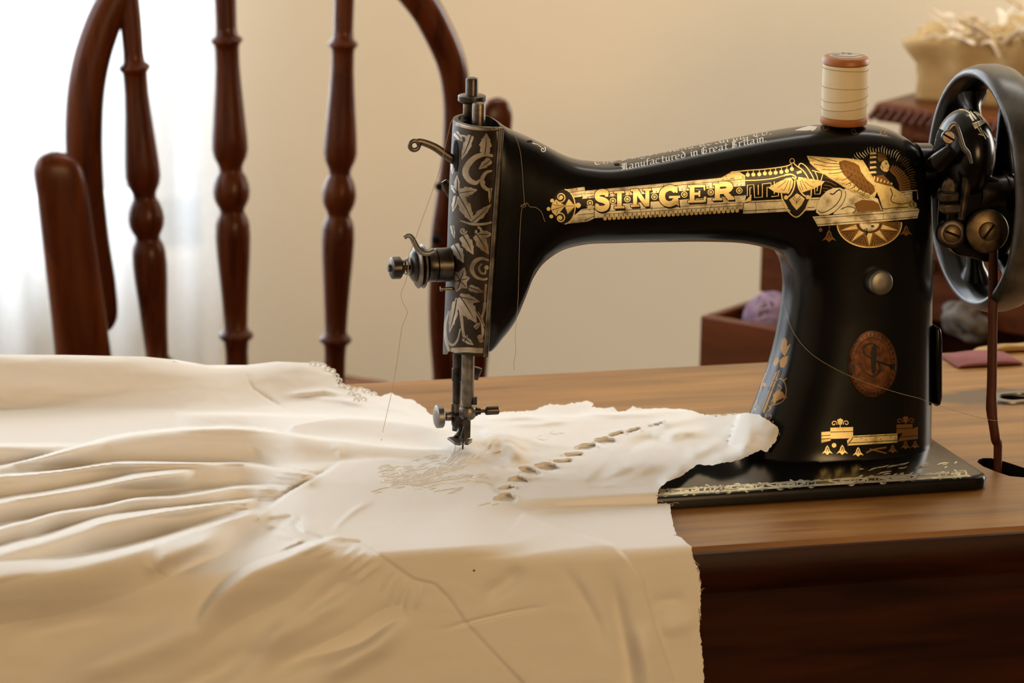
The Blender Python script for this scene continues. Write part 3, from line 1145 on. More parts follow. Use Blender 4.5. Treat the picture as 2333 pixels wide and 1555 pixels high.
LEAVES = [(565, 448, 574, 345, 66, 3), (428, 645, 524, 628, 56, 3), (432, 652, 506, 792, 66, 3), (424, 640, 426, 556, 34, 2), (424, 642, 396, 604, 26, 2), (424, 650, 404, 736, 32, 2), (498, 792, 594, 704, 48, 3), (452, 852, 506, 950, 62, 3), (520, 846, 582, 948, 62, 3), (536, 852, 600, 852, 44, 2), (408, 896, 456, 992, 58, 3),
          (440, 1085, 412, 1040, 44, 2), (440, 1085, 462, 1022, 46, 2), (440, 1085, 488, 1072, 44, 2), (440, 1090, 476, 1124, 42, 2), (440, 1090, 422, 1140, 46, 2), (436, 1160, 520, 1294, 92, 4), (430, 1166, 536, 1192, 50, 3), (424, 1180, 388, 1344, 46, 3), (452, 1372, 506, 1410, 34, 2), (478, 1118, 556, 1144, 38, 2), (500, 342, 450, 470, 46, 3), (412, 332, 452, 380, 34, 2), (600, 470, 538, 520, 44, 2), (404, 486, 402, 546, 22, 2), (596, 1010, 590, 1060, 16, 2), (400, 1000, 400, 1040, 20, 2), (462, 1394, 478, 1362, 24, 2), (512, 1330, 540, 1300, 26, 2), (398, 800, 412, 870, 24, 2), (592, 610, 590, 690, 18, 2), (520, 1236, 566, 1320, 20, 2)]
for q in LEAVES:
    tr.put(leaf(*q), 0, 0, T1)
    x0_, y0_, x1_, y1_ = q[:4]
    tr.put(stroke([(x0_, y0_), (x0_ + (x1_ - x0_) * .45 + 3, y0_ + (y1_ - y0_) * .45), (x0_ + (x1_ - x0_) * .85, y0_ + (y1_ - y0_) * .85)], [4, 4, 1.5], 3), 1, 2, T1)
sc_list = [
    ([(606, 456), (566, 448), (520, 462), (484, 496), (468, 536), (486, 576), (520, 592), (542, 574)], [14, 20, 26, 30, 32, 28, 20, 6]),
    ([(602, 530), (572, 540), (552, 572), (556, 604), (580, 626), (602, 622)], [8, 16, 20, 20, 16, 8]),
    ([(440, 782), (500, 800), (560, 800), (604, 790)], [6, 12, 12, 8]),
    ([(586, 984), (548, 974), (514, 992), (500, 1030), (520, 1066), (556, 1080), (580, 1076)], [8, 16, 22, 22, 16, 12, 10]),
    ([(552, 1000), (536, 1020), (546, 1046), (566, 1050), (570, 1034)], [6, 10, 12, 10, 8]),
    ([(432, 1178), (412, 1230), (396, 1290), (390, 1340)], [28, 22, 14, 5]),
    ([(432, 1180), (446, 1260), (454, 1330), (462, 1380)], [8, 16, 14, 16]),
    ([(572, 1104), (568, 1150), (566, 1200)], [10, 12, 6]), ([(566, 1205), (560, 1240), (548, 1290), (556, 1340), (548, 1390)], [18, 12, 8, 14, 8]), ([(540, 1370), (544, 1392), (560, 1390)], [16, 16, 8]),
    ([(384, 1240), (366, 1310), (372, 1380), (400, 1412), (426, 1390), (442, 1330)], [10, 14, 14, 12, 10, 6]),
    ([(445, 352), (470, 360), (470, 400), (455, 430)], [8, 10, 8, 4]),
]
for p, w in sc_list:
    tr.put(stroke(p, w, 6), 0, 0, T1)
for q in (spiral(456, 834, 18, 4, 1.2, 0, 9), spiral(530, 838, 22, 6, 0.9, -1.6, 12)):
    tr.put(q, 0, 0, T1)
for cx, cy, r in ((566, 1205, 10), (574, 1020, 12), (540, 1372, 13), (460, 835, 7), (470, 548, 16), (556, 590, 12)):
    tr.put(circ(cx, cy, r, 12), 0, 1, T1)
# pale border lines following the plate's edge
tr.put(stroke([(418, 292), (500, 312), (590, 318), (640, 310)], 20, 6), 0, 0, T1)
tr.put(stroke([(628, 330), (640, 480), (650, 600), (640, 760), (630, 900), (618, 1060), (606, 1200), (596, 1330), (588, 1440)], 7, 5), 0, 0, T1)
tr.put(stroke([(395, 1440), (470, 1436), (530, 1440), (585, 1440)], 26, 5), 0, 0, T1)
tr.put(stroke([(362, 1300), (368, 1380), (384, 1440), (404, 1462)], 14, 5), 0, 0, T1)
# slotted openings
for cx, cy, rx, ry in ((420, 455, 13, 80), (619, 680, 10, 46)):
    tr.put(circ(cx, cy, rx, 24, ry), 2, 3, T1)
tr.join(face, [M['engraved'], M['ink'], M['hole']])

# ---- needle bar, presser bar and their clamps
def pxrod(name, pts, rpx, y, mtl, parent=None, n=20, sharp=45):
    P = np.array([onY(a, c, y) for a, c in pts])
    k = np.linalg.norm(P - CAM, axis=1) / FPX
    bb = MB()
    # separate constant-radius runs are given by repeated points
    bb.tube(P, np.asarray(rpx) * k, n)
    return bb.build(name, mtl, parent or mach, sharp=sharp)


def vrod(prof, px, y, n=28):
    """lathed vertical rod: (photo row, radius in photo pixels) around the vertical through a photo pixel"""
    p0 = onY(px[0], px[1], y)
    bb = MB()
    pr = []
    for row, r in prof:
        q = onY(px[0] + (px[1] - row) * 0.0185, row, y)
        pr.append((q[2] - p0[2], r * np.linalg.norm(q - CAM) / FPX))
    if pr[0][0] > pr[-1][0]:
        pr = pr[::-1]
    bb.lathe(pr, p0, (0, 0, 1), n)
    return bb


PBY, NBY = 0.0135, 0.0
bb = vrod([(176, 8), (178, 13), (181, 14.3), (236, 14.3), (236.5, 10.5), (300, 10.5), (845, 8)], (1075, 215), PBY)
presser = bb.build('presser_bar', M['dark_steel'], mach)
vrod([(216, 29), (218, 32), (229, 32), (232, 29)], (1075, 222), PBY).build('presser_adjusting_collar', M['dark_steel'], presser)
vrod([(236, 13), (262, 13), (270, 12)], (1068, 240), PBY).build('collar_sleeve', M['steel'], presser)
bb = vrod([(233, 9), (235, 14), (239, 15.2), (330, 15.2)], (1091, 240), NBY)
bb2 = vrod([(800, 14.8), (905, 14.8), (908, 14.2), (920, 11.5), (930, 11)], (1066, 850), NBY)
needle_bar = bb2.build('needle_bar', M['steel'], mach)
bb.build('needle_bar_top', M['steel'], needle_bar)
# lower presser bar with sleeve
bb = vrod([(800, 10), (838, 10), (838.5, 12), (866, 12), (868, 10.2), (922, 9.6), (980, 9)], (1041, 860), PBY)
bb.build('presser_bar_shank', M['dark_steel'], presser)
c = onY(1085, 848, 0.012)
MB().lathe([(-0.004, 0.0005), (-0.004, 0.0024), (0.003, 0.0027), (0.0034, 0.0005)], c, (0.3, 0, 1), 18, sx=0.8).build('presser_lifter_cam', M['dark_steel'], mach)
c = onY(1081, 912, -0.002)
MB().lathe([(-0.0022, 0.0002), (-0.0022, 0.0016), (0.0022, 0.0016), (0.0022, 0.0002)], c, (0, 0, 1), 14).build('bar_guide_screw', M['dark_steel'], needle_bar)
# clamp collar on the presser bar
cl = vrod([(917, 9), (918, 11.5), (932, 12), (944, 11)], (1039, 930), PBY)
clamp = cl.build('presser_clamp', M['steel'], mach)
X_ = V(1, 0, 0)
px2m = 2.42 / FPX


def xl(prof, px, y, n=32, tilt=0.0, sy=1.0):
    """lathed part along the machine's length; profile of (pixels along X, radius pixels)"""
    return MB().lathe([(h * px2m / math.cos(PSI), r * px2m) for h, r in prof], onY(px[0], px[1], y), (math.cos(tilt), 0, math.sin(tilt)), n)


# big round clamp screw facing left
kn = xl([(-17, 3), (-16, 22), (-14, 25.5), (-13, 26.5), (-1.5, 26.5), (0, 25), (0.5, 8), (7, 7), (8, 11), (16, 11.5), (24, 10), (26, 3)], (1008, 948), 0.0125)
kn.build('clamp_thumb_screw', M['nickel'], clamp, sharp=35)
# needle clamp: stubby barrel with finger screw on the right
nc = vrod([(924, 9), (926, 17), (932, 20), (944, 20), (952, 15), (956, 8)], (1066, 940), NBY)
nclamp = nc.build('needle_clamp', M['steel'], needle_bar)
fs = xl([(-24, 10), (-22, 12), (10, 11), (11, 8), (18, 8), (18.5, 4), (28, 4), (30, 9), (33, 10), (58, 10), (60, 8), (60.5, 2)], (1076, 937), -0.001)
fs.build('needle_clamp_screw', M['dark_steel'], nclamp, sharp=35)
# presser foot: split ring, bent shank, two toes
ft = vrod([(944, 13), (946, 17.5), (952, 18.5), (966, 17.5), (975, 13)], (1046, 955), 0.010)
foot = ft.build('presser_foot', M['dark_steel'], mach)
b = MB()
b.box((-0.0035, -0.002, -0.0075), (0.0038, 0.002, 0.003), o=onY(1056, 968, 0.006))
q0, q1, q2 = onY(1050, 972, 0.006), onY(1047, 986, 0.004), onY(1038, 1000, 0.001)
b.tube([q0, q1, q2], [0.0042, 0.0040, 0.0046], 10, flat=0.45, up=(1, 0, 0))
b.build('foot_shank', M['dark_steel'], foot, bevel=0.0006)
b = MB()
fz = onY(1050, 1004, -0.004)[2]
toe = [onZ(x, y, fz - TZ) for x, y in ((1019, 1001), (1026, 1006), (1036, 1013), (1048, 1015), (1052, 1013), (1053, 1009), (1057, 1009), (1058, 1013), (1066, 1014), (1075, 1008), (1076, 1003), (1070, 1004), (1064, 1003), (1057, 1002), (1048, 1004), (1040, 1000), (1030, 999))]
b.prism(toe, V(0, 0, 0.0014))
b.build('foot_toes', M['steel'], foot, bevel=0.0003)
nd_tip = onY(1054, 1030, -0.001)
b = MB()
b.tube([onY(1062, 950, -0.001), onY(1056, 985, -0.001), onY(1054.5, 1015, -0.001), nd_tip], [0.0006, 0.00055, 0.0005, 0.0003], 10)
b.build('needle', M['dark_steel'], nclamp)

# ---- take-up lever
b = MB()
lev = [(1046, 372), (1030, 362), (1012, 350), (992, 336), (972, 327), (958, 323), (950, 323)]
P = np.array([onY(x, y, 0.0) for x, y in lev])
b.tube(catmull(P, 5), np.interp(np.linspace(0, 1, 31), [0, 1], [0.0026, 0.0018]), 12, flat=0.55, up=(0, 1, 0))
ec = onY(944, 331, 0.0)
vd = V(0.0, 1, 0)
R = []
for t in np.linspace(0, 2 * math.pi, 33):
    ctr = ec + V(math.cos(t), 0, math.sin(t)) * 0.0026
    R.append([ctr + V(math.cos(t), 0, math.sin(t)) * 0.0013 * math.cos(a) + vd * 0.0012 * math.sin(a) for a in np.linspace(0, 2 * math.pi, 10, endpoint=False)])
b.rings(R, caps=False)
b.build('take_up_lever', M['steel'], mach)
b = MB()
b.tube([onY(1034, 445, 0.024), onY(1018, 424, 0.024), onY(1011, 412, 0.024)], [0.0035, 0.0032, 0.0018], 10, flat=0.4, up=(0, 1, 0))
b.build('thread_guide_tab', M['steel'], mach)
MB().lathe([(-0.0050, 0.0003), (-0.0048, 0.0014), (-0.0035, 0.0015), (-0.0032, 0.0009), (0.002, 0.0009)], onY(1022, 657, -0.006), (1, 0, 0), 14).build('thread_guide_pin', M['steel'], mach)

# ---- tension unit on the face plate
ten = xl([(-46, 5), (-46, 9), (-30, 9), (-30, 27), (-28, 37), (-26, 38), (-12, 38), (-11, 33), (-8, 33), (-7, 38.5), (24, 38.5)], (1000, 603), 0.0)
ten = ten.build('tension_unit', M['dark_steel'], mach, sharp=35)
for nm, x0 in (('tension_disc', 951), ('tension_disc', 962)):
    xl([(-6, 8), (-5.5, 36), (-3, 46), (0, 50), (1.2, 50.5), (2, 49), (2.4, 8)], (x0, 606), 0.0, 48).build(nm, M['steel'], ten, sharp=50)
xl([(-10, 6), (-9, 26), (-4, 34), (0, 36), (0.5, 6)], (944, 606), 0.0, 40).build('disc_washer', M['dark_steel'], ten, sharp=40)
b = MB()
sp0, sp1 = onY(936, 606, 0.0), onY(912, 609, 0.0)
ts = np.linspace(0, 1, 90)
b.tube([sp0 + (sp1 - sp0) * t + V(0, math.cos(t * 22), math.sin(t * 22)) * (0.0052 - 0.002 * t) for t in ts], 0.00045, 7)
b.build('tension_spring', M['steel'], ten)
xl([(-16, 4), (-15.5, 8), (-10, 9), (-9.5, 21), (-7, 25), (10, 25.5), (13, 22), (14, 6), (60, 5)], (900, 610), 0.0, 36).build('tension_thumb_nut', M['dark_steel'], ten, sharp=35)
b = MB()
hk = [(988, 572), (975, 577), (962, 575), (951, 565), (944, 552), (938, 541), (930, 536), (921, 541)]
P = catmull(np.array([onY(x, y, -0.011) for x, y in hk]), 5)
b.tube(P, np.interp(np.linspace(0, 1, len(P)), [0, 0.6, 1], [0.0017, 0.0015, 0.0012]), 12)
b.build('check_spring_hook', M['nickel'], ten)

# ---- knob, badge, side cover on the pillar
loc, nrm = hit(ARM_BVH, 1998, 640)
loc = np.array(loc)
MB().lathe([(-0.002, 0.0075), (0.0052, 0.0075), (0.0066, 0.0070), (0.0072, 0.006), (0.0074, 0.002)], loc, (0.05, -1, 0.06), 36).build('pillar_stud', M['nickel'], mach, sharp=40)
T5 = lambda x, y: (1580 + x / 2.592, 540 + y / 2.592)
# oval badge as a thin domed plate that follows the pillar
bv, bf = [], []
nr, na = 8, 64
for i in range(nr + 1):
    for k in range(na):
        t = 2 * math.pi * k / na
        f = i / nr
        px, py = T5(1056 + 152 * f * math.cos(t), 748 + 208 * f * math.sin(t))
        l_, n_ = hit(ARM_BVH, px, py)
        bv.append(np.array(l_ + n_ * (0.0008 if f < 0.97 else -0.0003)))
b = MB()
b.rings([bv[i * na:(i + 1) * na] for i in range(nr + 1)], caps=False)
b.open = True
badge = b.build('oval_badge', [M['badge']], mach, sharp=60)
tb = Transfer(bvh_of(badge), seg=5)
for rx, w in ((146, 7), (112, 4)):
    q = [(1056 + rx * math.cos(t), 748 + rx * 1.365 * math.sin(t)) for t in np.linspace(0, 2 * math.pi, 60)]
    tb.put(stroke(q, w), 0, 0, T5)
for k in range(34):
    t = 2 * math.pi * k / 34
    tb.put(stroke([(1056 + 122 * math.cos(t), 748 + 166 * math.sin(t)), (1056 + 136 * math.cos(t + 0.03), 748 + 187 * math.sin(t + 0.03))], 7), 0, 0, T5)
tb.put([(1050, 660), (1066, 632), (1080, 640), (1082, 690), (1076, 790), (1066, 812), (1052, 800), (1046, 700)], 0, 0, T5)
tb.put(stroke([(1085, 735), (1130, 748), (1180, 765)], 14), 0, 0, T5)
tb.put(stroke([(1100, 660), (1060, 630), (1015, 640), (1005, 680), (1040, 710), (1090, 740), (1100, 790), (1060, 820), (1012, 800)], [5, 8, 10, 9, 9, 9, 10, 9, 5], 6), 0, 1, T5)
for cx in (940, 1172):
    tb.put(circ(cx, 765, 16, 14), 0, 0, T5)
tb.join(badge, [M['ink']])
b = MB()
cv = [onY(x, y, 0.0) for x, y in ((2108, 728), (2121, 735), (2124, 760), (2124, 890), (2120, 908), (2108, 912))]
b.prism([p + V(0, -0.017, 0) for p in cv], V(0, 0.034, 0))
b.build('side_cover', M['japan'], mach, bevel=0.0015)
# spool pin seat
sp_c = onY(1921, 287, 0.0)
MB().lathe([(-0.004, 0.006), (0.0006, 0.0055), (0.0010, 0.003), (0.0012, 0.0022), (0.034, 0.002), (0.0345, 0.001)], sp_c, (0, 0, 1), 20).build('spool_pin', M['steel'], mach)

# ---- hand wheel
wc = onY(2256, 428, 0.0)
wR = 0.0715
wheel_o = V(0.3165, 0, wc[2])
prof = [(-0.0125, wR - 0.006), (-0.0128, wR - 0.0035), (-0.010, wR - 0.001), (-0.004, wR + 0.0007), (0.004, wR + 0.0007), (0.010, wR - 0.001), (0.0128, wR - 0.004), (0.0125, wR - 0.0065), (0.007, wR - 0.0098), (0.001, wR - 0.0118), (-0.006, wR - 0.0096), (-0.0125, wR - 0.006)]
b = MB()
b.lathe(prof[:8], wheel_o, (1, 0, 0), 96, caps=False)
b.lathe(prof[7:], wheel_o, (1, 0, 0), 96, mi=1, caps=False)  # inner rim in black enamel, which carries the shade inside it
wheel = b.build('hand_wheel', [M['wheelgrey'], M['japan']], mach, sharp=70)
bmw = bmesh.new()
bmw.from_mesh(wheel.data)
bmesh.ops.remove_doubles(bmw, verts=bmw.verts, dist=1e-6)
bmesh.ops.recalc_face_normals(bmw, faces=bmw.faces)
bmw.to_mesh(wheel.data)
bmw.free()
b = MB()
b.lathe([(-0.012, 0.004), (-0.012, 0.019), (-0.008, 0.0215), (-0.004, 0.0215), (-0.002, 0.026), (0.002, 0.026), (0.004, 0.0215), (0.014, 0.021), (0.018, 0.013), (0.019, 0.003)], wheel_o, (1, 0, 0), 48)
b.build('wheel_hub', M['japan'], wheel, sharp=40)
for k in range(6):
    a0 = 2 * math.pi * k / 6 + 0.28
    P, rr = [], []
    for f in np.linspace(0, 1, 16):
        rad = 0.018 + (wR - 0.0095 - 0.018) * f
        a = a0 + 0.42 * math.sin(f * math.pi * 0.5) * (1 if k % 2 == 0 else 1)
        P.append(wheel_o + V(0.002 - 0.003 * math.sin(f * math.pi), math.sin(a) * rad, math.cos(a) * rad))
        rr.append(0.0092 - 0.0036 * math.sin(f * math.pi) + 0.003 * max(0, f - 0.8) / 0.2)
    MB().tube(P, rr, 14, flat=0.75, up=(1, 0, 0)).build('spoke', M['japan'], wheel)

# ---- shaft housing, domed belt guard, bobbin winder at the right end of the arm
b = MB()
s0, s1 = onY(2085, 392, 0.0), onY(2185, 395, 0.0)
b.lathe([(0, 0.017), (0.0088, 0.0165), (0.012, 0.0125), (0.016, 0.011), (0.033, 0.011), (0.04, 0.010)], s0, (1, 0, 0), 32)
b.build('shaft_housing', M['japan'], mach)
dc = onY(2198, 350, -0.020)
b = MB()
R = []
for t in np.linspace(0.03, math.pi - 0.03, 40):
    R.append([dc + V(0.0165 * math.cos(t), 0.024 * math.sin(t) * math.cos(p), 0.0262 * math.sin(t) * math.sin(p)) for p in np.linspace(0, 2 * math.pi, 64, endpoint=False)])
b.rings(R)
dome = b.build('domed_guard', M['japan'], mach, sharp=180)
TD = Transfer(bvh_of(dome), seg=5)
T4 = lambda x, y: (2080 + x / 5.364, 130 + y / 5.364)
TD.put([(195, 960), (240, 900), (320, 870), (380, 900), (400, 960), (380, 1060), (330, 1100), (260, 1150), (220, 1170), (185, 1080)], 1, 0, T4)
for p, w in (([(520, 630), (600, 618), (680, 640)], 14), ([(560, 640), (640, 650), (700, 690)], 12), ([(690, 700), (740, 780)], 26), ([(700, 660), (770, 760)], 14), ([(740, 670), (830, 720)], 14), ([(770, 690), (840, 780)], 12), ([(820, 860), (890, 1000)], 14), ([(790, 860), (850, 960)], 12), ([(860, 900), (920, 980)], 10), ([(800, 940), (870, 960)], 14)):
    TD.put(stroke(p, w, 4), 0, 0, T4)
for q in ([(720, 810), (860, 760), (885, 800), (760, 880)],):
    TD.put(q, 0, 1, T4)
TD.many([stroke([(735, 830), (860, 780)], 5), stroke([(750, 850), (870, 795)], 5), stroke([(780, 790), (800, 860)], 5)], 2, 2, T4)
TD.join(dome, [M['bed_gold'], M['hole'], M['ink']])
WY_ = -0.040
wind = MB()
# bracket body: rounded arm from the housing down to the big washer
br = [(2150, 388), (2180, 372), (2220, 380), (2262, 400), (2290, 420), (2296, 470), (2290, 540), (2268, 578), (2225, 586), (2192, 576), (2160, 572), (2138, 545), (2132, 500), (2136, 440)]
wind.prism([onY(x, y, WY_ + 0.022) for x, y in br], V(0, -0.016, 0))
winder = wind.build('bobbin_winder', M['japan'], mach, bevel=0.003, seg=3)
xl([(-6, 6), (-5, 34), (0, 38), (58, 38), (59, 41), (63, 41), (64, 37), (74, 37), (75, 42), (85, 42), (86, 36), (110, 34), (111, 6)], (2232, 440), WY_ + 0.012, 36).build('winder_spindle', M['dark_steel'], winder, sharp=35)
c = onY(2247, 525, WY_)
yl = lambda prof, c: MB().lathe(prof, c, (-0.10, -1, 0.1), 40)
yl([(-0.004, 0.010), (0.0, 0.0124), (0.0022, 0.0127), (0.0032, 0.0122), (0.0036, 0.0116), (0.0037, 0.002)], c).build('winder_washer', M['brassy'], winder, sharp=40)


def slotted(name, c, r, ang, parent, mtl):
    n_ = unit((-0.10, -1, 0.1))
    s = MB().lathe([(-0.001, r), (0.0012, r), (0.0017, r * 0.85), (0.0018, 0.0003)], c, n_, 28).build(name, mtl, parent, sharp=35)
    e = unit(np.cross(n_, (0, 0, 1)))
    u_ = np.cross(e, n_)
    d = e * math.cos(ang) + u_ * math.sin(ang)
    q = np.cross(n_, d)
    MB().box((-r * 0.92, -r * 0.13, -0.0004), (r * 0.92, r * 0.13, 0.0003), X=d, Y=q, Z=n_, o=c + n_ * 0.0018).build('screw_slot', M['hole'], s)
    return s


nv = unit((-0.10, -1, 0.1))
slotted('winder_screw', c + nv * 0.0037, 0.0054, math.radians(-52), winder, M['brassy'])
c2 = onY(2168, 532, WY_ + 0.004)
MB().lathe([(-0.004, 0.0085), (0.0006, 0.0085), (0.0012, 0.0076), (0.0012, 0.0055)], c2, nv, 32).build('pivot_collar', M['dark_steel'], winder)
slotted('pivot_screw', c2 + nv * 0.0012, 0.0052, math.radians(22), winder, M['brassy'])
b = MB()
P = catmull([onY(x, y, WY_ + 0.002) for x, y in ((2196, 378), (2203, 400), (2201, 430), (2196, 462), (2190, 500))], 5)
b.tube(P, np.interp(np.linspace(0, 1, len(P)), [0, 0.3, 1], [0.0022, 0.0032, 0.0022]), 12, flat=0.6)
b.build('winder_latch', M['dark_steel'], winder)
b = MB()
tabp = [onY(x, y, WY_ + 0.003) for x, y in ((2143, 436), (2144, 420), (2150, 408), (2160, 403), (2169, 407), (2173, 418), (2173, 436))]
b.prism(tabp, V(0, -0.003, 0))
b.build('winder_thumb_tab', M['steel'], winder, bevel=0.0008)
b = MB()
b.box((-0.0055, -0.004, -0.0028), (0.0055, 0.004, 0.0028), o=onY(2160, 447, WY_))
b.box((-0.0045, -0.004, -0.0095), (0.0075, 0.003, -0.0038), o=onY(2160, 447, WY_))
b.build('winder_block', M['dark_steel'], winder, bevel=0.0012)
# upright latch on the dome with round-headed screw
b = MB()
P = catmull([onY(x, y, -0.046) for x, y in ((2158, 330), (2160, 300), (2170, 285), (2178, 288), (2186, 310), (2194, 335), (2206, 350), (2213, 372))], 5)
b.tube(P, np.interp(np.linspace(0, 1, len(P)), [0, 0.2, 0.8, 1], [0.0010, 0.0017, 0.0017, 0.0009]), 10)
b.build('guard_latch', M['nickel'], dome)
slotted('guard_screw', onY(2160, 312, -0.046), 0.0040, math.radians(30), dome, M['steel'])
b = MB()
b.tube([onY(2120, 378, -0.02), onY(2142, 368, -0.04), onY(2170, 342, -0.043)], [0.004, 0.006, 0.004], 14)
b.build('guard_lug', M['japan'], dome)

# ---- drive belt of leather from the hub groove down through the table
bx, by = slot_c[0], slot_c[1]
bt = onY(2263, 560, by + 0.004)
b = MB()
P = [onZ(2279, 1066, -0.05) * V(0, 0, 0) + V(onZ(2273, 1058, 0)[0], onZ(2273, 1058, 0)[1], TZ - 0.12), onZ(2273, 1058, 0), at(2268, 1000, 1, by + 0.001), at(2259, 930, 1, by + 0.002), at(2260, 860, 1, by + 0.0025), at(2261, 760, 1, by + 0.003), at(2262, 660, 1, by + 0.0035), bt]
# over the wheel's groove and down behind
top_a = []
gr = abs(by) + 0.001
for a in np.linspace(0.1, math.pi, 14):
    top_a.append(V(bt[0] + 0.0005, (by + 0.004) * math.cos(a), max(bt[2], wheel_o[2]) + (gr - 0.004) * math.sin(a)))
top_a.append(V(key_c[0] - 0.001, 0.5 * (key_c[1] + (-by)), wheel_o[2] - 0.06))
P = catmull(P, 4)
b.tube(P, np.interp(np.arange(len(P)), [0, 10, 12, 14, 30], [0.0026, 0.0028, 0.0033, 0.0029, 0.0027]), 12, flat=0.5, up=(0, 1, 0))
belt = tag(b.build('drive_belt', M['leather'], sharp=180), 'brown leather drive belt dropping from the wheel into the table slot', 'belt')

# ================================================================== spool of thread
spool = thing('thread_spool', 'wooden spool of cream thread standing on the machine arm', 'spool', onY(1921, 287, 0.0))
s0 = onY(1921.5, 283, 0.0)
hh = (onY(1925, 127, 0.0) - s0)[2]
k = px2m
b = MB()
b.lathe([(0, 45 * k), (0.0005, 52 * k), (0.0012, 54.2 * k), (0.0038, 54.2 * k), (0.0047, 50 * k), (0.0052, 40 * k)], s0, (0, 0, 1), 64)
b.build('lower_flange', M['spool_wood'], spool)
b = MB()
b.lathe([(hh - 0.0056, 40 * k), (hh - 0.0050, 50 * k), (hh - 0.0040, 54.2 * k), (hh - 0.0018, 54.2 * k), (hh - 0.0005, 50.5 * k), (hh, 46 * k), (hh, 2 * k)], s0, (0, 0, 1), 64)
b.build('upper_flange', M['spool_wood'], spool)
b = MB()
b.lathe([(0.0044, 49 * k), (0.0052, 51.5 * k), (0.012, 52.4 * k), (hh / 2, 52.6 * k), (hh - 0.012, 52.4 * k), (hh - 0.0052, 51.6 * k), (hh - 0.0046, 49 * k)], s0, (0, 0, 1), 96)
wrap = b.build('wound_thread', M['wrap'], spool)
b = MB()
b.lathe([(hh + 0.00002, 38 * k), (hh + 0.0002, 38 * k), (hh + 0.00022, 1 * k)], s0, (0, 0, 1), 48)
lab = b.build('paper_label', [M['label_paper']], spool)
tl = Transfer(bvh_of(lab), seg=4)
T6 = lambda x, y: (1840 + x / 7.07, 90 + y / 7.07)
tl.put(stroke([(370, 215), (430, 255), (560, 275), (720, 275), (850, 255), (900, 225)], 8, 4), 0, 0, T6)
for p in ([(560, 240), (600, 205), (640, 235)], [(640, 190), (690, 240), (740, 200)], [(700, 215), (770, 195), (820, 205)], [(480, 205), (540, 215), (600, 225)], [(420, 215), (470, 240), (520, 235)], [(650, 215), (680, 225), (650, 240)], [(760, 230), (800, 215), (840, 230)]):
    tl.put(stroke(p, 11, 4), 0, 0, T6)
tl.join(lab, [M['ink']])
# stray turns of thread round the spool
b = MB()
for ys, ye, ph in ((150, 155, 0.0), (192, 193, 0.0), (224, 210, 0.4), (243, 232, 0.2)):
    P = []
    for t in np.linspace(0, 2 * math.pi, 60):
        f = 0.5 - 0.5 * math.cos(t)
        zz = (onY(1922, ys + (ye - ys) * f, 0)[2]) - 0.0008
        P.append(V(s0[0] + 52.9 * k * math.cos(t + math.pi * 1.1), s0[1] + 52.9 * k * math.sin(t + math.pi * 1.1), zz))
    b.tube(P, 0.00022, 6)
b.build('loose_turns', M['thread'], wrap)
# ================================================================== gold transfers on the arm, pillar and bed
Z2 = lambda x, y: (1200 + x / 4.4865, 300 + y / 4.4865)
Z3 = lambda x, y: (1640 + x / 4.574, 260 + y / 4.574)
ta = Transfer(ARM_BVH, seg=6)
G, BR, K, SV, PG = 0, 1, 2, 3, 4       # gold, bronze, black line, silver, pale gold
# --- lettered ribbon
ta.put([(605, 602), (2230, 448), (2232, 535), (2242, 660), (2212, 705), (2208, 792), (780, 876), (690, 882), (690, 770), (562, 690), (608, 656)], PG, 0, Z2)
ta.put([(390, 590), (590, 562), (608, 655), (480, 672), (452, 618)], PG, 0, Z2)
ta.put([(380, 942), (490, 852), (560, 792), (690, 772), (690, 884), (620, 918), (500, 930)], PG, 0, Z2)
lerp = lambda x, x0, y0, x1, y1: y0 + (y1 - y0) * (x - x0) / (x1 - x0)
up = lambda x: lerp(x, 500, 690, 2240, 552)
dn = lambda x: lerp(x, 500, 768, 2240, 650)
ta.put([(500, 690), (2240, 552), (2240, 648), (500, 768)], K, 1, Z2)
for p, w in (([(612, 634), (2228, 482)], 5), ([(612, 668), (1000, 612)], 5), ([(830, 812), (2205, 722)], 5), ([(790, 842), (2205, 752)], 5), ([(430, 622), (600, 596)], 5), ([(470, 650), (604, 628)], 4), ([(560, 800), (690, 786)], 5), ([(520, 850), (690, 832)], 5), ([(590, 905), (690, 862)], 5), ([(690, 770), (690, 884)], 6), ([(510, 575), (515, 600)], 5), ([(560, 640), (562, 655)], 5), ([(1400, 540), (1402, 562)], 5), ([(1700, 512), (1702, 535)], 5), ([(1160, 790), (1162, 812)], 4), ([(1280, 760), (1276, 800)], 6), ([(1000, 800), (1002, 828)], 4), ([(1880, 780), (1885, 748)], 4)):
    ta.put(stroke(p, w), K, 2, Z2)
for i in range(30):
    x = 800 + i * (2150 - 800) / 29
    y = lerp(x, 800, 886, 2150, 806)
    ta.put(circ(x, y, 19, 16), G, 1, Z2)
    ta.put(stroke([(x, y - 16), (x, y - 40)], 7), K, 1, Z2)
for x, y in ((645, 728), (880, 706), (1028, 688), (1305, 664), (1610, 640), (1880, 618), (2172, 600)):
    ta.put(stroke(circ(x, y, 28, 22) + [(x + 28, y)], 8), G, 2, Z2)
    ta.put(circ(x, y, 14, 14), G, 2, Z2)
    ta.put(stroke([(x - 8, y - 8), (x, y + 6), (x + 8, y - 6)], 4), K, 3, Z2)
    for dx in (-20, 20):
        ta.put(stroke([(x + dx, y - 62), (x + dx, y - 44)], 5), K, 2, Z2)
ta.put(circ(525, 752, 27, 18), G, 2, Z2)

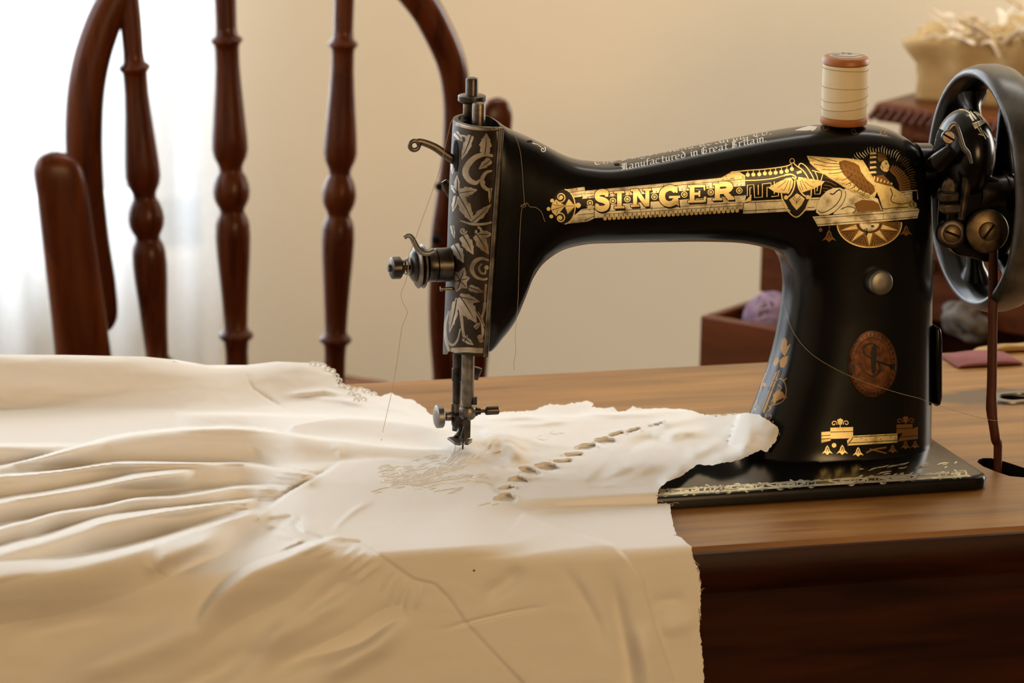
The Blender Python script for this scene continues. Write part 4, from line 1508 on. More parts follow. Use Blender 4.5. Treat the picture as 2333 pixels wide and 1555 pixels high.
# --- the six slab letters, drawn in unit boxes
S_ = 0.235
LET = {
    'S': [stroke([(0.88, 0.26), (0.74, 0.12), (0.5, 0.09), (0.22, 0.14), (0.14, 0.30), (0.30, 0.44), (0.62, 0.52), (0.86, 0.66), (0.82, 0.86), (0.52, 0.95), (0.24, 0.9), (0.1, 0.76)], [0.12, 0.16, 0.17, 0.21, 0.24, 0.25, 0.26, 0.25, 0.22, 0.17, 0.16, 0.12], 6), [(0.82, 0.02), (0.94, 0.02), (0.94, 0.34), (0.84, 0.34)], [(0.04, 0.66), (0.14, 0.66), (0.16, 0.98), (0.04, 0.98)]],
    'I': [[(0.3, 0), (0.72, 0), (0.72, 1), (0.3, 1)], [(0.02, 0), (0.98, 0), (0.98, 0.13), (0.02, 0.13)], [(0.02, 0.87), (0.98, 0.87), (0.98, 1), (0.02, 1)]],
    'N': [[(0.1, 0.05), (0.3, 0.05), (0.3, 1), (0.1, 1)], [(0.72, 0), (0.92, 0), (0.92, 0.98), (0.72, 0.98)], [(0.08, 0), (0.34, 0), (0.92, 1), (0.68, 1)], [(-0.02, 0), (0.36, 0), (0.36, 0.13), (-0.02, 0.13)], [(-0.02, 0.87), (0.42, 0.87), (0.42, 1), (-0.02, 1)], [(0.6, 0), (1.02, 0), (1.02, 0.13), (0.6, 0.13)]],
    'G': [stroke([(0.82, 0.24), (0.66, 0.1), (0.46, 0.08), (0.22, 0.22), (0.14, 0.5), (0.22, 0.78), (0.46, 0.92), (0.7, 0.86), (0.8, 0.72)], [0.13, 0.16, 0.17, 0.23, 0.25, 0.23, 0.17, 0.18, 0.2], 6), [(0.78, 0.0), (0.9, 0.0), (0.9, 0.34), (0.8, 0.34)], [(0.48, 0.5), (1.02, 0.5), (1.02, 0.62), (0.48, 0.62)], [(0.7, 0.56), (0.92, 0.56), (0.92, 0.9), (0.98, 1.06), (0.7, 0.88)]],
    'E': [[(0.1, 0), (0.36, 0), (0.36, 1), (0.1, 1)], [(0.0, 0), (0.94, 0), (0.94, 0.14), (0.0, 0.14)], [(0.0, 0.86), (0.98, 0.86), (0.98, 1), (0.0, 1)], [(0.3, 0.43), (0.68, 0.43), (0.68, 0.57), (0.3, 0.57)], [(0.84, 0), (0.95, 0), (0.95, 0.33), (0.88, 0.33)], [(0.88, 0.68), (1.0, 0.68), (0.98, 1), (0.85, 1)], [(0.58, 0.33), (0.68, 0.33), (0.68, 0.67), (0.58, 0.67)]],
    'R': [[(0.1, 0), (0.34, 0), (0.34, 1), (0.1, 1)], [(0.0, 0), (0.5, 0), (0.5, 0.13), (0.0, 0.13)], [(-0.02, 0.87), (0.44, 0.87), (0.44, 1), (-0.02, 1)], stroke([(0.3, 0.07), (0.6, 0.07), (0.78, 0.15), (0.8, 0.32), (0.64, 0.46), (0.3, 0.49)], [0.13, 0.14, 0.2, 0.24, 0.17, 0.12], 5), [(0.42, 0.48), (0.66, 0.46), (0.9, 0.88), (1.02, 0.88), (1.02, 1), (0.72, 1)]],
}
for ch, x0, x1, yt, yb in (('S', 694, 842, 598, 796), ('I', 890, 1000, 606, 782), ('N', 1066, 1268, 582, 764), ('G', 1352, 1562, 560, 752), ('E', 1646, 1832, 543, 722), ('R', 1900, 2116, 522, 698)):
    sl = -0.082 * (x1 - x0) * 0.5
    for off, mi, ly in (((13, 20), K, 2), ((7, 11), K, 2), ((-5, -5), K, 2), ((6, -5), K, 2), ((-5, 6), K, 2), ((0, 0), G, 3)):
        f = lambda u, v, off=off: Z2(x0 + (x1 - x0) * u + off[0], yt + (yb - yt) * v + sl * (u - 0.5) + off[1])
        for q in LET[ch]:
            if isinstance(q, tuple):
                # widths were given in unit space: fine as they are
                ta.put(q, mi, ly, f)
            else:
                ta.put(q, mi, ly, f)
# --- rosette at the left end
ta.put(circ(382, 765, 118, 40, 178), K, 1, Z2)
ta.put(stroke(circ(372, 765, 122, 30, 178, -1.45, 1.45), 12), G, 2, Z2)
ta.put([(300, 690), (258, 735), (246, 785), (262, 826), (300, 858), (330, 830), (392, 756), (340, 720)], G, 2, Z2)
for p in ([(262, 745), (380, 757)], [(256, 800), (380, 760)], [(300, 712), (312, 740)], [(300, 840), (318, 800)]):
    ta.put(stroke(p, 5), K, 3, Z2)
ta.put([(428, 686), (446, 725), (496, 757), (440, 790), (418, 842), (410, 790), (388, 758), (410, 728)], G, 3, Z2)
ta.put(stroke([(388, 757), (492, 757)], 5), K, 4, Z2)
ta.put(spiral(345, 668, 54, 8, 1.55, 2.2, 12, -1), G, 3, Z2)
ta.put(spiral(342, 880, 54, 8, 1.55, -2.2, 12, 1), G, 3, Z2)
for x, y in ((258, 703), (222, 787), (250, 863), (350, 670), (342, 880)):
    ta.put(circ(x, y, 20, 16), G, 3, Z2)

# --- right half of the ribbon
ta.put([(240, 925), (330, 902), (1042, 866), (1042, 960), (985, 1000), (240, 1036), (234, 960)], PG, 0, Z3)
ta.put([(240, 925), (330, 835), (326, 905)], G, 0, Z3)
for p, w in (([(250, 922), (1040, 886)], 6), ([(250, 1006), (985, 968)], 6), ([(245, 930), (238, 1030)], 6), ([(365, 920), (380, 965), (372, 1020)], 4), ([(510, 985), (512, 1010)], 4), ([(240, 925), (330, 905)], 6)):
    ta.put(stroke(p, w), K, 2, Z3)
ta.put([(115, 602), (200, 598), (262, 638), (262, 690), (0, 690), (0, 668), (118, 640)], G, 0, Z3)
for p, w, sm in (([(115, 604), (300, 585), (420, 577), (560, 562), (690, 542), (740, 520), (756, 506)], 12, 3), ([(118, 604), (200, 626), (262, 640)], 6, 0), ([(262, 690), (400, 686), (560, 668), (660, 640), (720, 632)], 10, 3), ([(800, 612), (850, 596)], 26, 0), ([(766, 506), (800, 540), (860, 580), (905, 640), (930, 690)], 12, 4), ([(822, 556), (826, 524), (852, 514), (900, 548), (950, 620), (985, 690)], 12, 4), ([(960, 585), (1075, 616), (1048, 705)], 12, 0), ([(985, 590), (1010, 640), (1022, 690)], 9, 0), ([(985, 745), (988, 832), (1042, 830), (1060, 730)], 10, 0), ([(1010, 800), (1022, 740)], 9, 0)):
    ta.put(stroke(p, w, sm), G, 2, Z3)
ta.put(stroke(circ(752, 487, 24, 20) + [(776, 487)], 10), G, 2, Z3)
for i, (x, y) in enumerate(((290, 631), (348, 628), (410, 625), (468, 617), (525, 614), (580, 609), (640, 601), (697, 591), (750, 571))):
    ta.put(circ(x, y, 21, 16), G, 2, Z3)
    ta.put(stroke([(x, y - 14), (x, y - 44)], 7), G, 2, Z3)
for p in ([(285, 852), (285, 738), (352, 732), (362, 868), (442, 862), (442, 725), (532, 716), (534, 755)], [(312, 850), (312, 765), (330, 763)], [(400, 840), (398, 735)], [(490, 862), (490, 762), (560, 752)], [(535, 858), (610, 850), (606, 720), (640, 715)], [(565, 830), (566, 700)], [(588, 800), (590, 710)]):
    ta.put(stroke(p, 10), G, 2, Z3)
# bell flower on a shield
ta.put([(640, 770), (660, 880), (720, 990), (798, 1070), (885, 985), (942, 850), (950, 760), (800, 690)], K, 3, Z3)
ta.put(stroke([(648, 760), (640, 830), (670, 950), (730, 1030), (796, 1070), (862, 1024), (920, 940), (950, 830), (948, 750)], 14, 4), G, 4, Z3)
ta.put([(800, 822), (848, 850), (884, 880), (850, 945), (798, 998), (750, 940), (722, 890), (760, 862)], G, 4, Z3)
for p in ([(768, 850), (800, 895), (838, 850)], [(760, 872), (798, 922), (842, 872)], [(798, 895), (798, 940)]):
    ta.put(stroke(p, 6), K, 5, Z3)
for L_ in ([(498, 762), (560, 758), (640, 702), (690, 664), (740, 658), (765, 700), (752, 760), (724, 800), (716, 828), (690, 812), (660, 822), (630, 806), (570, 812), (545, 790)], [(812, 652), (852, 656), (900, 692), (960, 712), (1092, 698), (1060, 735), (1000, 752), (975, 775), (930, 772), (900, 800), (872, 790), (856, 815), (838, 770), (815, 720)]):
    ta.put(L_, G, 4, Z3)
for p in ([(690, 690), (650, 730), (600, 765)], [(715, 690), (690, 750), (660, 800)], [(740, 690), (725, 760), (712, 800)], [(850, 680), (880, 740), (905, 780)], [(835, 690), (850, 750), (865, 790)], [(880, 700), (930, 740), (975, 760)]):
    ta.put(stroke(p, 6, 3), BR, 5, Z3)
for p in ([(782, 680), (772, 760), (740, 830), (700, 868)], [(802, 680), (822, 770), (860, 830), (905, 862)], [(660, 645), (690, 628), (750, 628), (790, 655), (780, 670), (750, 655)]):
    ta.put(stroke(p, 15, 4), G, 5, Z3)
for x, y in ((688, 866), (914, 862)):
    ta.put(circ(x, y, 22, 16), G, 5, Z3)

# --- winged reclining emblem
for k in range(46):
    a = math.radians(-172 + k * 4.6)
    if -172 + k * 4.6 > 28:
        break
    cx, cy = 1655, 700
    r1, r2 = 290 + 12 * math.sin(k * 2.1), 372 + 14 * math.cos(k * 1.3)
    if math.degrees(a) < -120:
        r1 += 10
    P_ = [(cx + r * 1.04 * math.cos(a + 0.02 * math.sin(r * 0.05)), cy + r * 0.97 * math.sin(a + 0.02 * math.sin(r * 0.05))) for r in np.linspace(r1, r2, 5)]
    ta.put(stroke(P_, [3, 7, 9, 8, 3]), BR if k > 26 else PG, 0, Z3)
for p in ([(1085, 655), (1130, 665), (1180, 690), (1240, 690)], [(1095, 695), (1150, 708), (1215, 745)], [(1085, 735), (1140, 745), (1190, 770)], [(1070, 770), (1120, 775), (1160, 795)], [(1080, 800), (1110, 805)]):
    ta.put(stroke(p, [3, 10, 9, 3][:len(p)] if len(p) == 4 else 8), BR, 1, Z3)
ta.put([(1765, 590), (1830, 650), (1865, 730), (1872, 810), (1990, 790), (1975, 690), (1920, 600), (1850, 545), (1790, 530)], BR, 0, Z3)
for k in range(16):
    a = math.radians(-62 + k * 5.2)
    ta.put(stroke([(1655 + r * math.cos(a), 790 + r * math.sin(a)) for r in (235, 300, 350)], [4, 8, 3]), K, 1, Z3)
ta.put([(904, 434), (960, 452), (1030, 470), (1112, 476), (1180, 462), (1260, 458), (1330, 460), (1390, 468), (1440, 500), (1490, 480), (1528, 540), (1522, 612), (1560, 660), (1610, 700), (1650, 738), (1640, 800), (1610, 870), (1590, 830), (1575, 912), (1550, 858), (1530, 900), (1505, 838), (1470, 872), (1450, 812), (1415, 838), (1405, 780), (1345, 795), (1360, 745), (1300, 738), (1330, 700), (1270, 690), (1300, 655), (1210, 662), (1240, 635), (1120, 632), (1110, 612), (1060, 610), (1000, 570), (1050, 562), (940, 514), (1030, 508)], G, 2, Z3)
ta.put([(1240, 496), (1300, 478), (1400, 505), (1440, 530), (1470, 590), (1540, 670), (1600, 735), (1618, 800), (1580, 840), (1520, 815), (1470, 790), (1420, 750), (1350, 690), (1290, 630), (1250, 560), (1275, 530)], BR, 3, Z3)
for p in ([(930, 450), (1100, 505), (1260, 520)], [(980, 520), (1120, 545), (1270, 545)], [(1060, 575), (1180, 580), (1280, 565)], [(1130, 620), (1230, 612), (1300, 595)], [(1120, 470), (1220, 495)], [(1270, 690), (1340, 660), (1380, 620)], [(1310, 735), (1390, 700)], [(1360, 780), (1430, 735)], [(1430, 800), (1480, 760)], [(1500, 830), (1530, 790)], [(1560, 850), (1575, 800)]):
    ta.put(stroke(p, 6, 3), K, 4, Z3)
for k in range(22):
    x, y = 1300 + (k % 6) * 42 + 14 * (k // 6), 530 + (k // 6) * 62 + (k % 6) * 22
    if x < 1590:
        ta.put(stroke([(x, y), (x + 22, y + 8), (x + 16, y + 30)], 5), K, 4, Z3)
ta.put([(1440, 505), (1488, 486), (1526, 545), (1518, 612), (1560, 668), (1640, 730), (1600, 742), (1530, 680), (1470, 600), (1450, 540)], G, 4, Z3)
# headcloth, face
ta.put([(1556, 396), (1640, 388), (1722, 418), (1745, 470), (1700, 480), (1668, 520), (1662, 580), (1700, 625), (1720, 660), (1560, 690), (1545, 520)], K, 3, Z3)
for y in (400, 440, 492, 545, 596):
    ta.put([(1562, y), (1622, y - 4), (1632, y + 16), (1562, y + 24)], G, 4, Z3)
ta.put([(1645, 402), (1720, 428), (1742, 466), (1706, 468), (1660, 498), (1640, 470)], BR, 4, Z3)
for p in ([(1650, 420), (1725, 440)], [(1648, 445), (1735, 455)]):
    ta.put(stroke(p, 6), K, 5, Z3)
ta.put([(1688, 498), (1716, 478), (1742, 484), (1752, 512), (1766, 540), (1752, 552), (1758, 575), (1742, 602), (1712, 598), (1682, 578), (1668, 552)], G, 5, Z3)
for p, w in (([(1715, 512), (1738, 506)], 7), ([(1722, 522), (1740, 520)], 8), ([(1738, 570), (1756, 566)], 5), ([(1682, 540), (1694, 556), (1690, 575)], 5)):
    ta.put(stroke(p, w), K, 6, Z3)
ta.put([(1588, 668), (1640, 640), (1700, 632), (1760, 690), (1815, 762), (1770, 740), (1700, 712), (1610, 706)], BR, 4, Z3)
for k in range(6):
    x = 1600 + k * 36
    ta.put(stroke([(x, 690 + k * 8), (x + 10, 645 + k * 14)], 16), G, 5, Z3)
# torso, paws, haunch
ta.put([(1610, 705), (1700, 712), (1768, 738), (1812, 766), (1818, 800), (1795, 822), (1782, 850), (1782, 890), (1810, 918), (1880, 930), (1950, 914), (2010, 898), (2048, 930), (2050, 965), (2000, 985), (1700, 1008), (1668, 920), (1640, 820)], G, 3, Z3)
for p in ([(1775, 770), (1795, 830), (1780, 880), (1800, 918), (1890, 935), (1960, 920)], [(1650, 850), (1672, 920), (1700, 985), (1800, 975), (1960, 968)], [(1990, 905), (1972, 940), (2000, 968)], [(2020, 912), (2010, 940), (2030, 960)]):
    ta.put(stroke(p, 8, 3), K, 4, Z3)
ta.put([(1800, 830), (2002, 806), (2006, 896), (1950, 908), (1880, 925), (1800, 905)], PG, 2, Z3)
ta.put(stroke([(1800, 816), (2054, 792), (2060, 885)], 9), PG, 2, Z3)
ta.put(stroke([(1795, 850), (2000, 826)], 5), K, 3, Z3)
ta.put([(1300, 775), (1400, 785), (1440, 830), (1520, 880), (1600, 890), (1645, 880), (1690, 1000), (1400, 1030), (1180, 1042), (1260, 960), (1310, 870)], PG, 2, Z3)
ta.put([(1400, 930), (1480, 890), (1600, 900), (1650, 930), (1680, 998), (1430, 1022), (1420, 960)], BR, 3, Z3)
ta.put([(1000, 1020), (1006, 950), (1050, 860), (1110, 800), (1180, 768), (1250, 765), (1310, 790), (1320, 840), (1290, 920), (1220, 1000), (1130, 1046), (1040, 1052)], PG, 4, Z3)
ta.put(stroke([(1022, 1000), (1060, 1025), (1130, 1000), (1210, 940), (1260, 860), (1262, 800), (1230, 786)], 8, 4), K, 5, Z3)
ta.put(stroke([(1310, 800), (1306, 860), (1270, 940), (1190, 1020)], 6, 4), K, 5, Z3)
ta.put(stroke([(1145, 825), (1180, 832), (1215, 800), (1250, 782)], 12, 3), K, 5, Z3)
ta.put(stroke([(1260, 990), (1330, 962), (1400, 975), (1412, 1010), (1380, 1025)], 8, 3), K, 4, Z3)
# platform
ta.put([(963, 1066), (1240, 1048), (1700, 1012), (2062, 978), (2076, 1000), (2055, 1082), (1700, 1116), (1020, 1166), (1000, 1112)], PG, 3, Z3)
for p, w in (([(985, 1082), (1700, 1034), (2062, 1002)], 6), ([(1012, 1148), (1700, 1096), (2052, 1066)], 6), ([(1700, 1036), (1704, 1096)], 3)):
    ta.put(stroke(p, w), K, 4, Z3)
# sun disc below
dc_ = lambda a, f: (1556 + 335 * f * math.cos(a), 1140 + 245 * f * math.sin(a))
ta.put([dc_(a, 1.0) for a in np.linspace(-0.08, math.pi + 0.06, 50)], BR, 1, Z3)
ta.put(stroke([dc_(a, 1.0) for a in np.linspace(-0.06, math.pi + 0.05, 50)], 13), G, 3, Z3)
ta.put([dc_(a, 0.30) for a in np.linspace(-0.05, math.pi + 0.05, 24)], PG, 3, Z3)
ta.put(stroke([dc_(a, 0.36) for a in np.linspace(-0.05, math.pi + 0.05, 24)], 9), K, 3, Z3)
for k in range(5):
    a = math.pi * (k + 0.5) / 5
    ta.put([dc_(a - 0.23, 0.42), dc_(a + 0.23, 0.42), dc_(a, 0.93)], G, 2, Z3)
for k in range(6):
    a = math.pi * k / 5
    for f in (0.0, 0.10, 0.2):
        ta.put(stroke([dc_(a - 0.24 + f, 0.93 - f * 0.2), dc_(a, 0.55 + f * 1.2), dc_(a + 0.24 - f, 0.93 - f * 0.2)], 9), K, 2, Z3)
for p in ([(1500, 1205), (1530, 1190), (1535, 1250)], [(1520, 1210), (1528, 1262)]):
    ta.put(stroke(p, 12), K, 4, Z3)
ta.put(circ(1590, 1166, 18, 12, 10), K, 4, Z3)


def bell(x, y, s_, mi, ly, tf):
    ta.put([(x, y - 45 * s_), (x - 18 * s_, y - 20 * s_), (x - 26 * s_, y + 10 * s_), (x - 60 * s_, y + 48 * s_), (x - 26 * s_, y + 36 * s_), (x, y + 60 * s_), (x + 26 * s_, y + 36 * s_), (x + 60 * s_, y + 48 * s_), (x + 26 * s_, y + 10 * s_), (x + 18 * s_, y - 20 * s_)], mi, ly, tf)
    ta.put(stroke([(x, y - 20 * s_), (x - 12 * s_, y + 25 * s_)], 6 * s_), K, ly + 1, tf)
    ta.put(stroke([(x + 4 * s_, y - 20 * s_), (x + 16 * s_, y + 25 * s_)], 6 * s_), K, ly + 1, tf)


bell(1138, 1258, 1.25, BR, 0, Z3)
bell(1940, 1205, 1.1, BR, 0, Z3)
ta.put(circ(1050, 1205, 20, 14), BR, 0, Z3)
ta.put(stroke([(1140, 1160), (1140, 1200)], 7), BR, 0, Z3)
ta.put(stroke([(1050, 1165), (1050, 1190)], 6), BR, 0, Z3)

# --- foot of the pillar
ta.put([(755, 1150), (810, 1146), (810, 1200), (755, 1214)], G, 0, T5)
ta.put([(906, 1200), (940, 1172), (1204, 1158), (1204, 1212), (910, 1230)], G, 0, T5)
ta.put([(808, 1124), (942, 1120), (942, 1186), (808, 1190)], G, 1, T5)
ta.put([(1198, 1106), (1292, 1102), (1292, 1152), (1198, 1158)], BR, 1, T5)
ta.put([(1240, 1150), (1324, 1118), (1324, 1190), (1204, 1205)], BR, 0, T5)
for p in ([(808, 1150), (942, 1146)], [(755, 1172), (808, 1168)], [(755, 1192), (808, 1188)], [(920, 1215), (1204, 1198)], [(936, 1180), (1204, 1166)], [(1198, 1130), (1292, 1126)], [(1215, 1180), (1324, 1170)], [(905, 1228), (940, 1186)]):
    ta.put(stroke(p, 4), K, 3, T5)
for k in range(9):
    ta.put(circ(960 + k * 29, 1176 - k * 1.6 + (k % 3) * 12, 3, 6), K, 3, T5)
for x, y, s_, m_ in ((790, 1252, 0.55, G), (878, 1250, 0.58, G), (972, 1262, 0.55, G), (1176, 1245, 0.5, BR), (1252, 1222, 0.5, BR), (1308, 1220, 0.45, BR)):
    bell(x, y, s_, m_, 0, T5)
ta.put(circ(830, 1228, 14, 12), G, 0, T5)
ta.put(stroke([(1020, 1272), (1060, 1254), (1140, 1240)], 10, 3), BR, 0, T5)
ta.put(stroke([(1040, 1250), (1140, 1275)], 8), BR, 0, T5)
for x, y, m_ in ((866, 1092, G), (1252, 1078, BR)):
    ta.put([(x, y - 24), (x + 8, y - 12), (x + 18, y - 14), (x + 10, y + 14), (x - 10, y + 14), (x - 18, y - 14), (x - 8, y - 12)], m_, 0, T5)
    ta.put(stroke([(x, y + 10), (x, y + 34)], 5), m_, 0, T5)
    ta.put(spiral(x - 36, y + 8, 18, 4, 1.1, 0.4, 5, -1), m_, 0, T5)
    ta.put(spiral(x + 36, y + 6, 18, 4, 1.1, 2.7, 5, 1), m_, 0, T5)
# --- lily spray up the left edge of the pillar
for L_ in ([(540, 588), (554, 612), (552, 650), (542, 700), (526, 690), (514, 655), (520, 618)], [(576, 628), (560, 660), (540, 705), (530, 690), (548, 648)], [(560, 700), (552, 742), (536, 770), (512, 768), (508, 730), (528, 708)], [(502, 698), (506, 730), (490, 762), (468, 752), (480, 720)], [(512, 782), (500, 820), (420, 1038), (398, 1030), (484, 800)], [(470, 930), (500, 900), (528, 915), (545, 945), (520, 940), (490, 950), (470, 975)]):
    ta.put(L_, BR, 0, T5)
for p, w in (([(498, 795), (402, 1036)], 5), ([(522, 784), (430, 1040)], 5), ([(470, 842), (500, 852)], 4), ([(440, 885), (470, 890)], 4), ([(438, 893), (466, 899)], 4), ([(436, 901), (463, 907)], 4)):
    ta.put(stroke(p, w), K, 1, T5)
for p, w in (([(485, 850), (505, 836), (528, 842), (545, 880), (546, 930), (530, 965), (495, 985), (465, 990), (450, 1010)], 6), ([(460, 1005), (430, 1040), (430, 1068), (448, 1076), (460, 1058), (450, 1046)], 7), ([(528, 850), (552, 832)], 6), ([(530, 938), (552, 948)], 6), ([(448, 985), (470, 955), (480, 930)], 6), ([(500, 870), (520, 890), (498, 908)], 6), ([(380, 960), (372, 985), (384, 1010)], 7), ([(430, 800), (410, 850), (395, 910)], 10)):
    ta.put(stroke(p, w, 4), BR, 0, T5)
for x, y, r in ((478, 972, 9), (446, 998, 7), (365, 1015, 10), (420, 870, 12)):
    ta.put(circ(x, y, r, 12), BR, 0, T5)
# --- curls on top of the arm
for cx, cy, r1, sg in ((1705, 190, 42, 1), (1100, 148, 36, -1), (1400, 176, 36, 1)):
    ta.put(spiral(cx, cy, r1, 8, 1.2, 0.5, 10, sg), BR, 0, lambda x, y: Z3(1705 + (x - 1705), y) if True else None)
ta.put([(775, 172), (860, 140), (930, 122), (1020, 130), (980, 165), (900, 172)], SV, 0, Z3)
ta.put(stroke([(940, 150), (965, 172), (1000, 150)], 12), SV, 0, Z3)
ta.put(spiral(165, 182, 30, 6, 1.2, -1.0, 8, 1), PG, 0, Z2)
ta.put(stroke([(60, 118), (110, 132), (150, 160)], 8, 3), PG, 0, Z2)
for cx, cy, rx, ry in ((30, 98, 30, 8), (922, 334, 30, 11)):
    ta.put(circ(cx, cy, rx, 18, ry), 5, 2, Z2)

# --- blackletter line(s), written with a broad nib held at an angle
NIB = {
    'a': [[(.1, .12), (.5, .0), (.72, .14), (.72, .86), (.9, 1)], [(.68, .42), (.15, .58), (.15, .86), (.35, 1), (.7, .84)]],
    'c': [[(.8, .14), (.45, 0), (.15, .2), (.15, .82), (.45, 1), (.8, .86)]],
    'd': [[(.15, -.5), (.5, -.3), (.8, .2), (.8, .8), (.5, 1), (.15, .8), (.15, .25), (.5, .02)]],
    'e': [[(.8, .84), (.45, 1), (.15, .8), (.15, .2), (.5, 0), (.8, .2), (.72, .44), (.2, .56)]],
    'f': [[(.75, -.42), (.4, -.5), (.32, -.2), (.32, 1.0)], [(.05, .06), (.75, .02)]],
    'g': [[(.8, .04), (.45, 0), (.15, .2), (.15, .75), (.45, .92), (.78, .75)], [(.78, .0), (.78, 1.2), (.45, 1.4), (.1, 1.25)]],
    'h': [[(.2, -.6), (.2, .9), (.35, 1)], [(.2, .18), (.55, 0), (.8, .2), (.8, .85), (.6, 1.25)]],
    'i': [[(.1, .12), (.35, .0), (.4, .86), (.62, 1)], [(.3, -.34), (.45, -.26)]],
    'n': [[(.05, .12), (.25, .0), (.25, .9), (.4, 1)], [(.25, .2), (.6, .0), (.78, .18), (.78, .88), (.95, 1)]],
    'r': [[(.05, .12), (.28, .0), (.28, .9), (.45, 1)], [(.3, .2), (.6, 0), (.85, .14)]],
    't': [[(.35, -.35), (.35, .85), (.55, 1), (.8, .88)], [(.05, .08), (.75, .04)]],
    'u': [[(.05, .12), (.25, .0), (.25, .8), (.45, 1), (.76, .84)], [(.76, .0), (.76, .86), (.95, 1)]],
    'o': [[(.15, .2), (.15, .82), (.48, 1), (.8, .8), (.8, .18), (.48, 0), (.15, .2)]],
    '.': [[(.2, .9), (.4, 1.0)]],
    'M': [[(.05, -.3), (.25, -.5), (.35, .8), (.05, 1.0)], [(.35, -.4), (.55, -.5), (.6, .9)], [(.62, -.35), (.85, -.5), (.92, .8), (1.1, 1)], [(.1, .4), (.3, .3)], [(-.1, .1), (.2, .2)]],
    'G': [[(.9, -.3), (.5, -.5), (.1, -.1), (.1, .7), (.5, 1), (.9, .8), (.9, .25), (.55, .2)], [(.4, -.3), (.4, .8)], [(.1, 1.05), (.9, 1.0)]],
    'B': [[(.1, -.4), (.3, -.5), (.3, .9), (.0, 1.0)], [(.3, -.42), (.7, -.5), (.88, -.2), (.4, .2), (.9, .4), (.9, .8), (.5, 1), (.2, .9)], [(.55, -.3), (.55, .8)]],
    'S': [[(.9, -.3), (.5, -.5), (.15, -.25), (.3, .1), (.8, .3), (.9, .7), (.5, 1), (.05, .8)], [(.5, -.3), (.5, .8)], [(.1, 1.05), (.8, .95)]],
    'T': [[(.95, -.4), (.5, -.5), (.1, -.3)], [(.3, -.3), (.1, .3), (.25, .85), (.6, 1), (.95, .75)], [(.6, -.4), (.6, .7)]],
    'C': [[(.95, -.3), (.5, -.5), (.1, -.1), (.1, .7), (.5, 1), (.95, .75)], [(.5, -.35), (.5, .8)]],
}
WID = {'i': .55, '.': .45, 't': .7, 'f': .68, 'r': .75, 'M': 1.25, 'G': 1.15, 'B': 1.15, 'S': 1.1, 'T': 1.1, 'C': 1.1}


def blackletter(text, start, end, size, tall, mi, ly, tf):
    tot = sum(WID.get(c, .95) if c != ' ' else .55 for c in text)
    sx = math.hypot(end[0] - start[0], end[1] - start[1]) / tot
    d = ((end[0] - start[0]) / (sx * tot), (end[1] - start[1]) / (sx * tot))
    pos = 0.0
    for c in text:
        if c == ' ':
            pos += .55
            continue
        for st_ in NIB[c]:
            P_ = [(start[0] + d[0] * sx * (pos + x * .92) , start[1] + d[1] * sx * (pos + x * .92) + (y - 1) * tall) for x, y in st_]
            ta.put(stroke(P_, 4.6), mi, ly, tf)
            nx_, ny_ = size * 0.75, -size * 0.52
            ta.put(('strip', [(x - nx_ / 2, y - ny_ / 2) for x, y in P_], [(x + nx_ / 2, y + ny_ / 2) for x, y in P_]), mi, ly, tf)
        pos += WID.get(c, .95)


blackletter('Manufactured in Great Britain.', (968, 396), (2455, 96), 13, 46, SV, 0, Z2)
blackletter('The Singer Manufacturing Co.', (690, 345), (2505, 25), 13, 42, SV, 0, Z2)
ta.join(arm, [M['gold'], M['bronze'], M['ink'], M['silver_ink'], M['bed_gold'], M['hole']])

# --- worn border on the bed plate
tb = Transfer(bvh_of(bed), seg=8)


def band(x0, x1, y0, wob, mi, w=0.0009):
    pass


def bedpt(x, y):
    v = V(x, y, TZ + BZ) - CAM
    d = v.dot(fw)
    return (W / 2 + FPX * v.dot(CR) / d, H / 2 - FPX * v.dot(CU) / d)


rs = np.random.RandomState(5)
for x in np.arange(0.095, 0.275, 0.0062):
    y = -0.0765
    tb.put([bedpt(*p) for p in ((x - 0.003, y + 0.0028), (x - 0.0014, y + 0.0058), (x, y + 0.0034), (x + 0.0016, y + 0.0062), (x + 0.003, y + 0.0026))], 0, 0)
    if rs.rand() < 0.8:
        tb.put(spiral(*bedpt(x, y - 0.0015), 11, 3, 1.0, rs.rand() * 6, 4.0, 1 if rs.rand() < .5 else -1), 0, 0)
for yy, w in ((-0.0735, 2.6), (-0.0812, 3.4), (-0.0829, 2.0)):
    tb.put(stroke([bedpt(x, yy) for x in np.linspace(0.085, 0.277, 24)], w), 0, 0)
for c in ((0.104, -0.077), (0.143, -0.0775), (0.168, -0.077), (0.205, -0.0768), (0.236, -0.0772)):
    P_ = [bedpt(c[0] + (0.0105 + 0.002 * math.sin(3 * t)) * math.cos(t), c[1] + 0.0045 * math.sin(t)) for t in np.linspace(0, 2 * math.pi, 30)]
    tb.put(stroke(P_, 3.2), 0, 1)
    tb.put(stroke([bedpt(c[0] + 0.005 * math.cos(t), c[1] + 0.0022 * math.sin(t)) for t in np.linspace(0, 2 * math.pi, 20)], 3.0), 0, 1)
for k in range(70):
    x, y = 0.215 + 0.066 * rs.rand(), -0.082 + 0.075 * rs.rand()
    if y > -0.05 and x < 0.274:
        continue
    L_ = 0.003 + 0.009 * rs.rand()
    tb.put(stroke([bedpt(x + L_ * t, y + 0.5 * L_ * t + 0.001 * math.sin(4 * t + k)) for t in (0, .33, .66, 1) if x + L_ * t < 0.284], [1, 3.2, 3, 1]), 0, 0) if x + L_ < 0.284 else None
for yy in (0.0735, 0.0812):
    tb.put(stroke([bedpt(x, yy) for x in np.linspace(0.06, 0.27, 30)], 2.5), 0, 0)
for x in np.arange(0.1, 0.24, 0.009):
    tb.put(stroke([bedpt(x + 0.004 * math.cos(t), 0.0775 + 0.0026 * math.sin(t)) for t in np.linspace(0, 2 * math.pi, 16)], 2.6), 0, 0)
tb.join(bed, [M['bed_gold']])
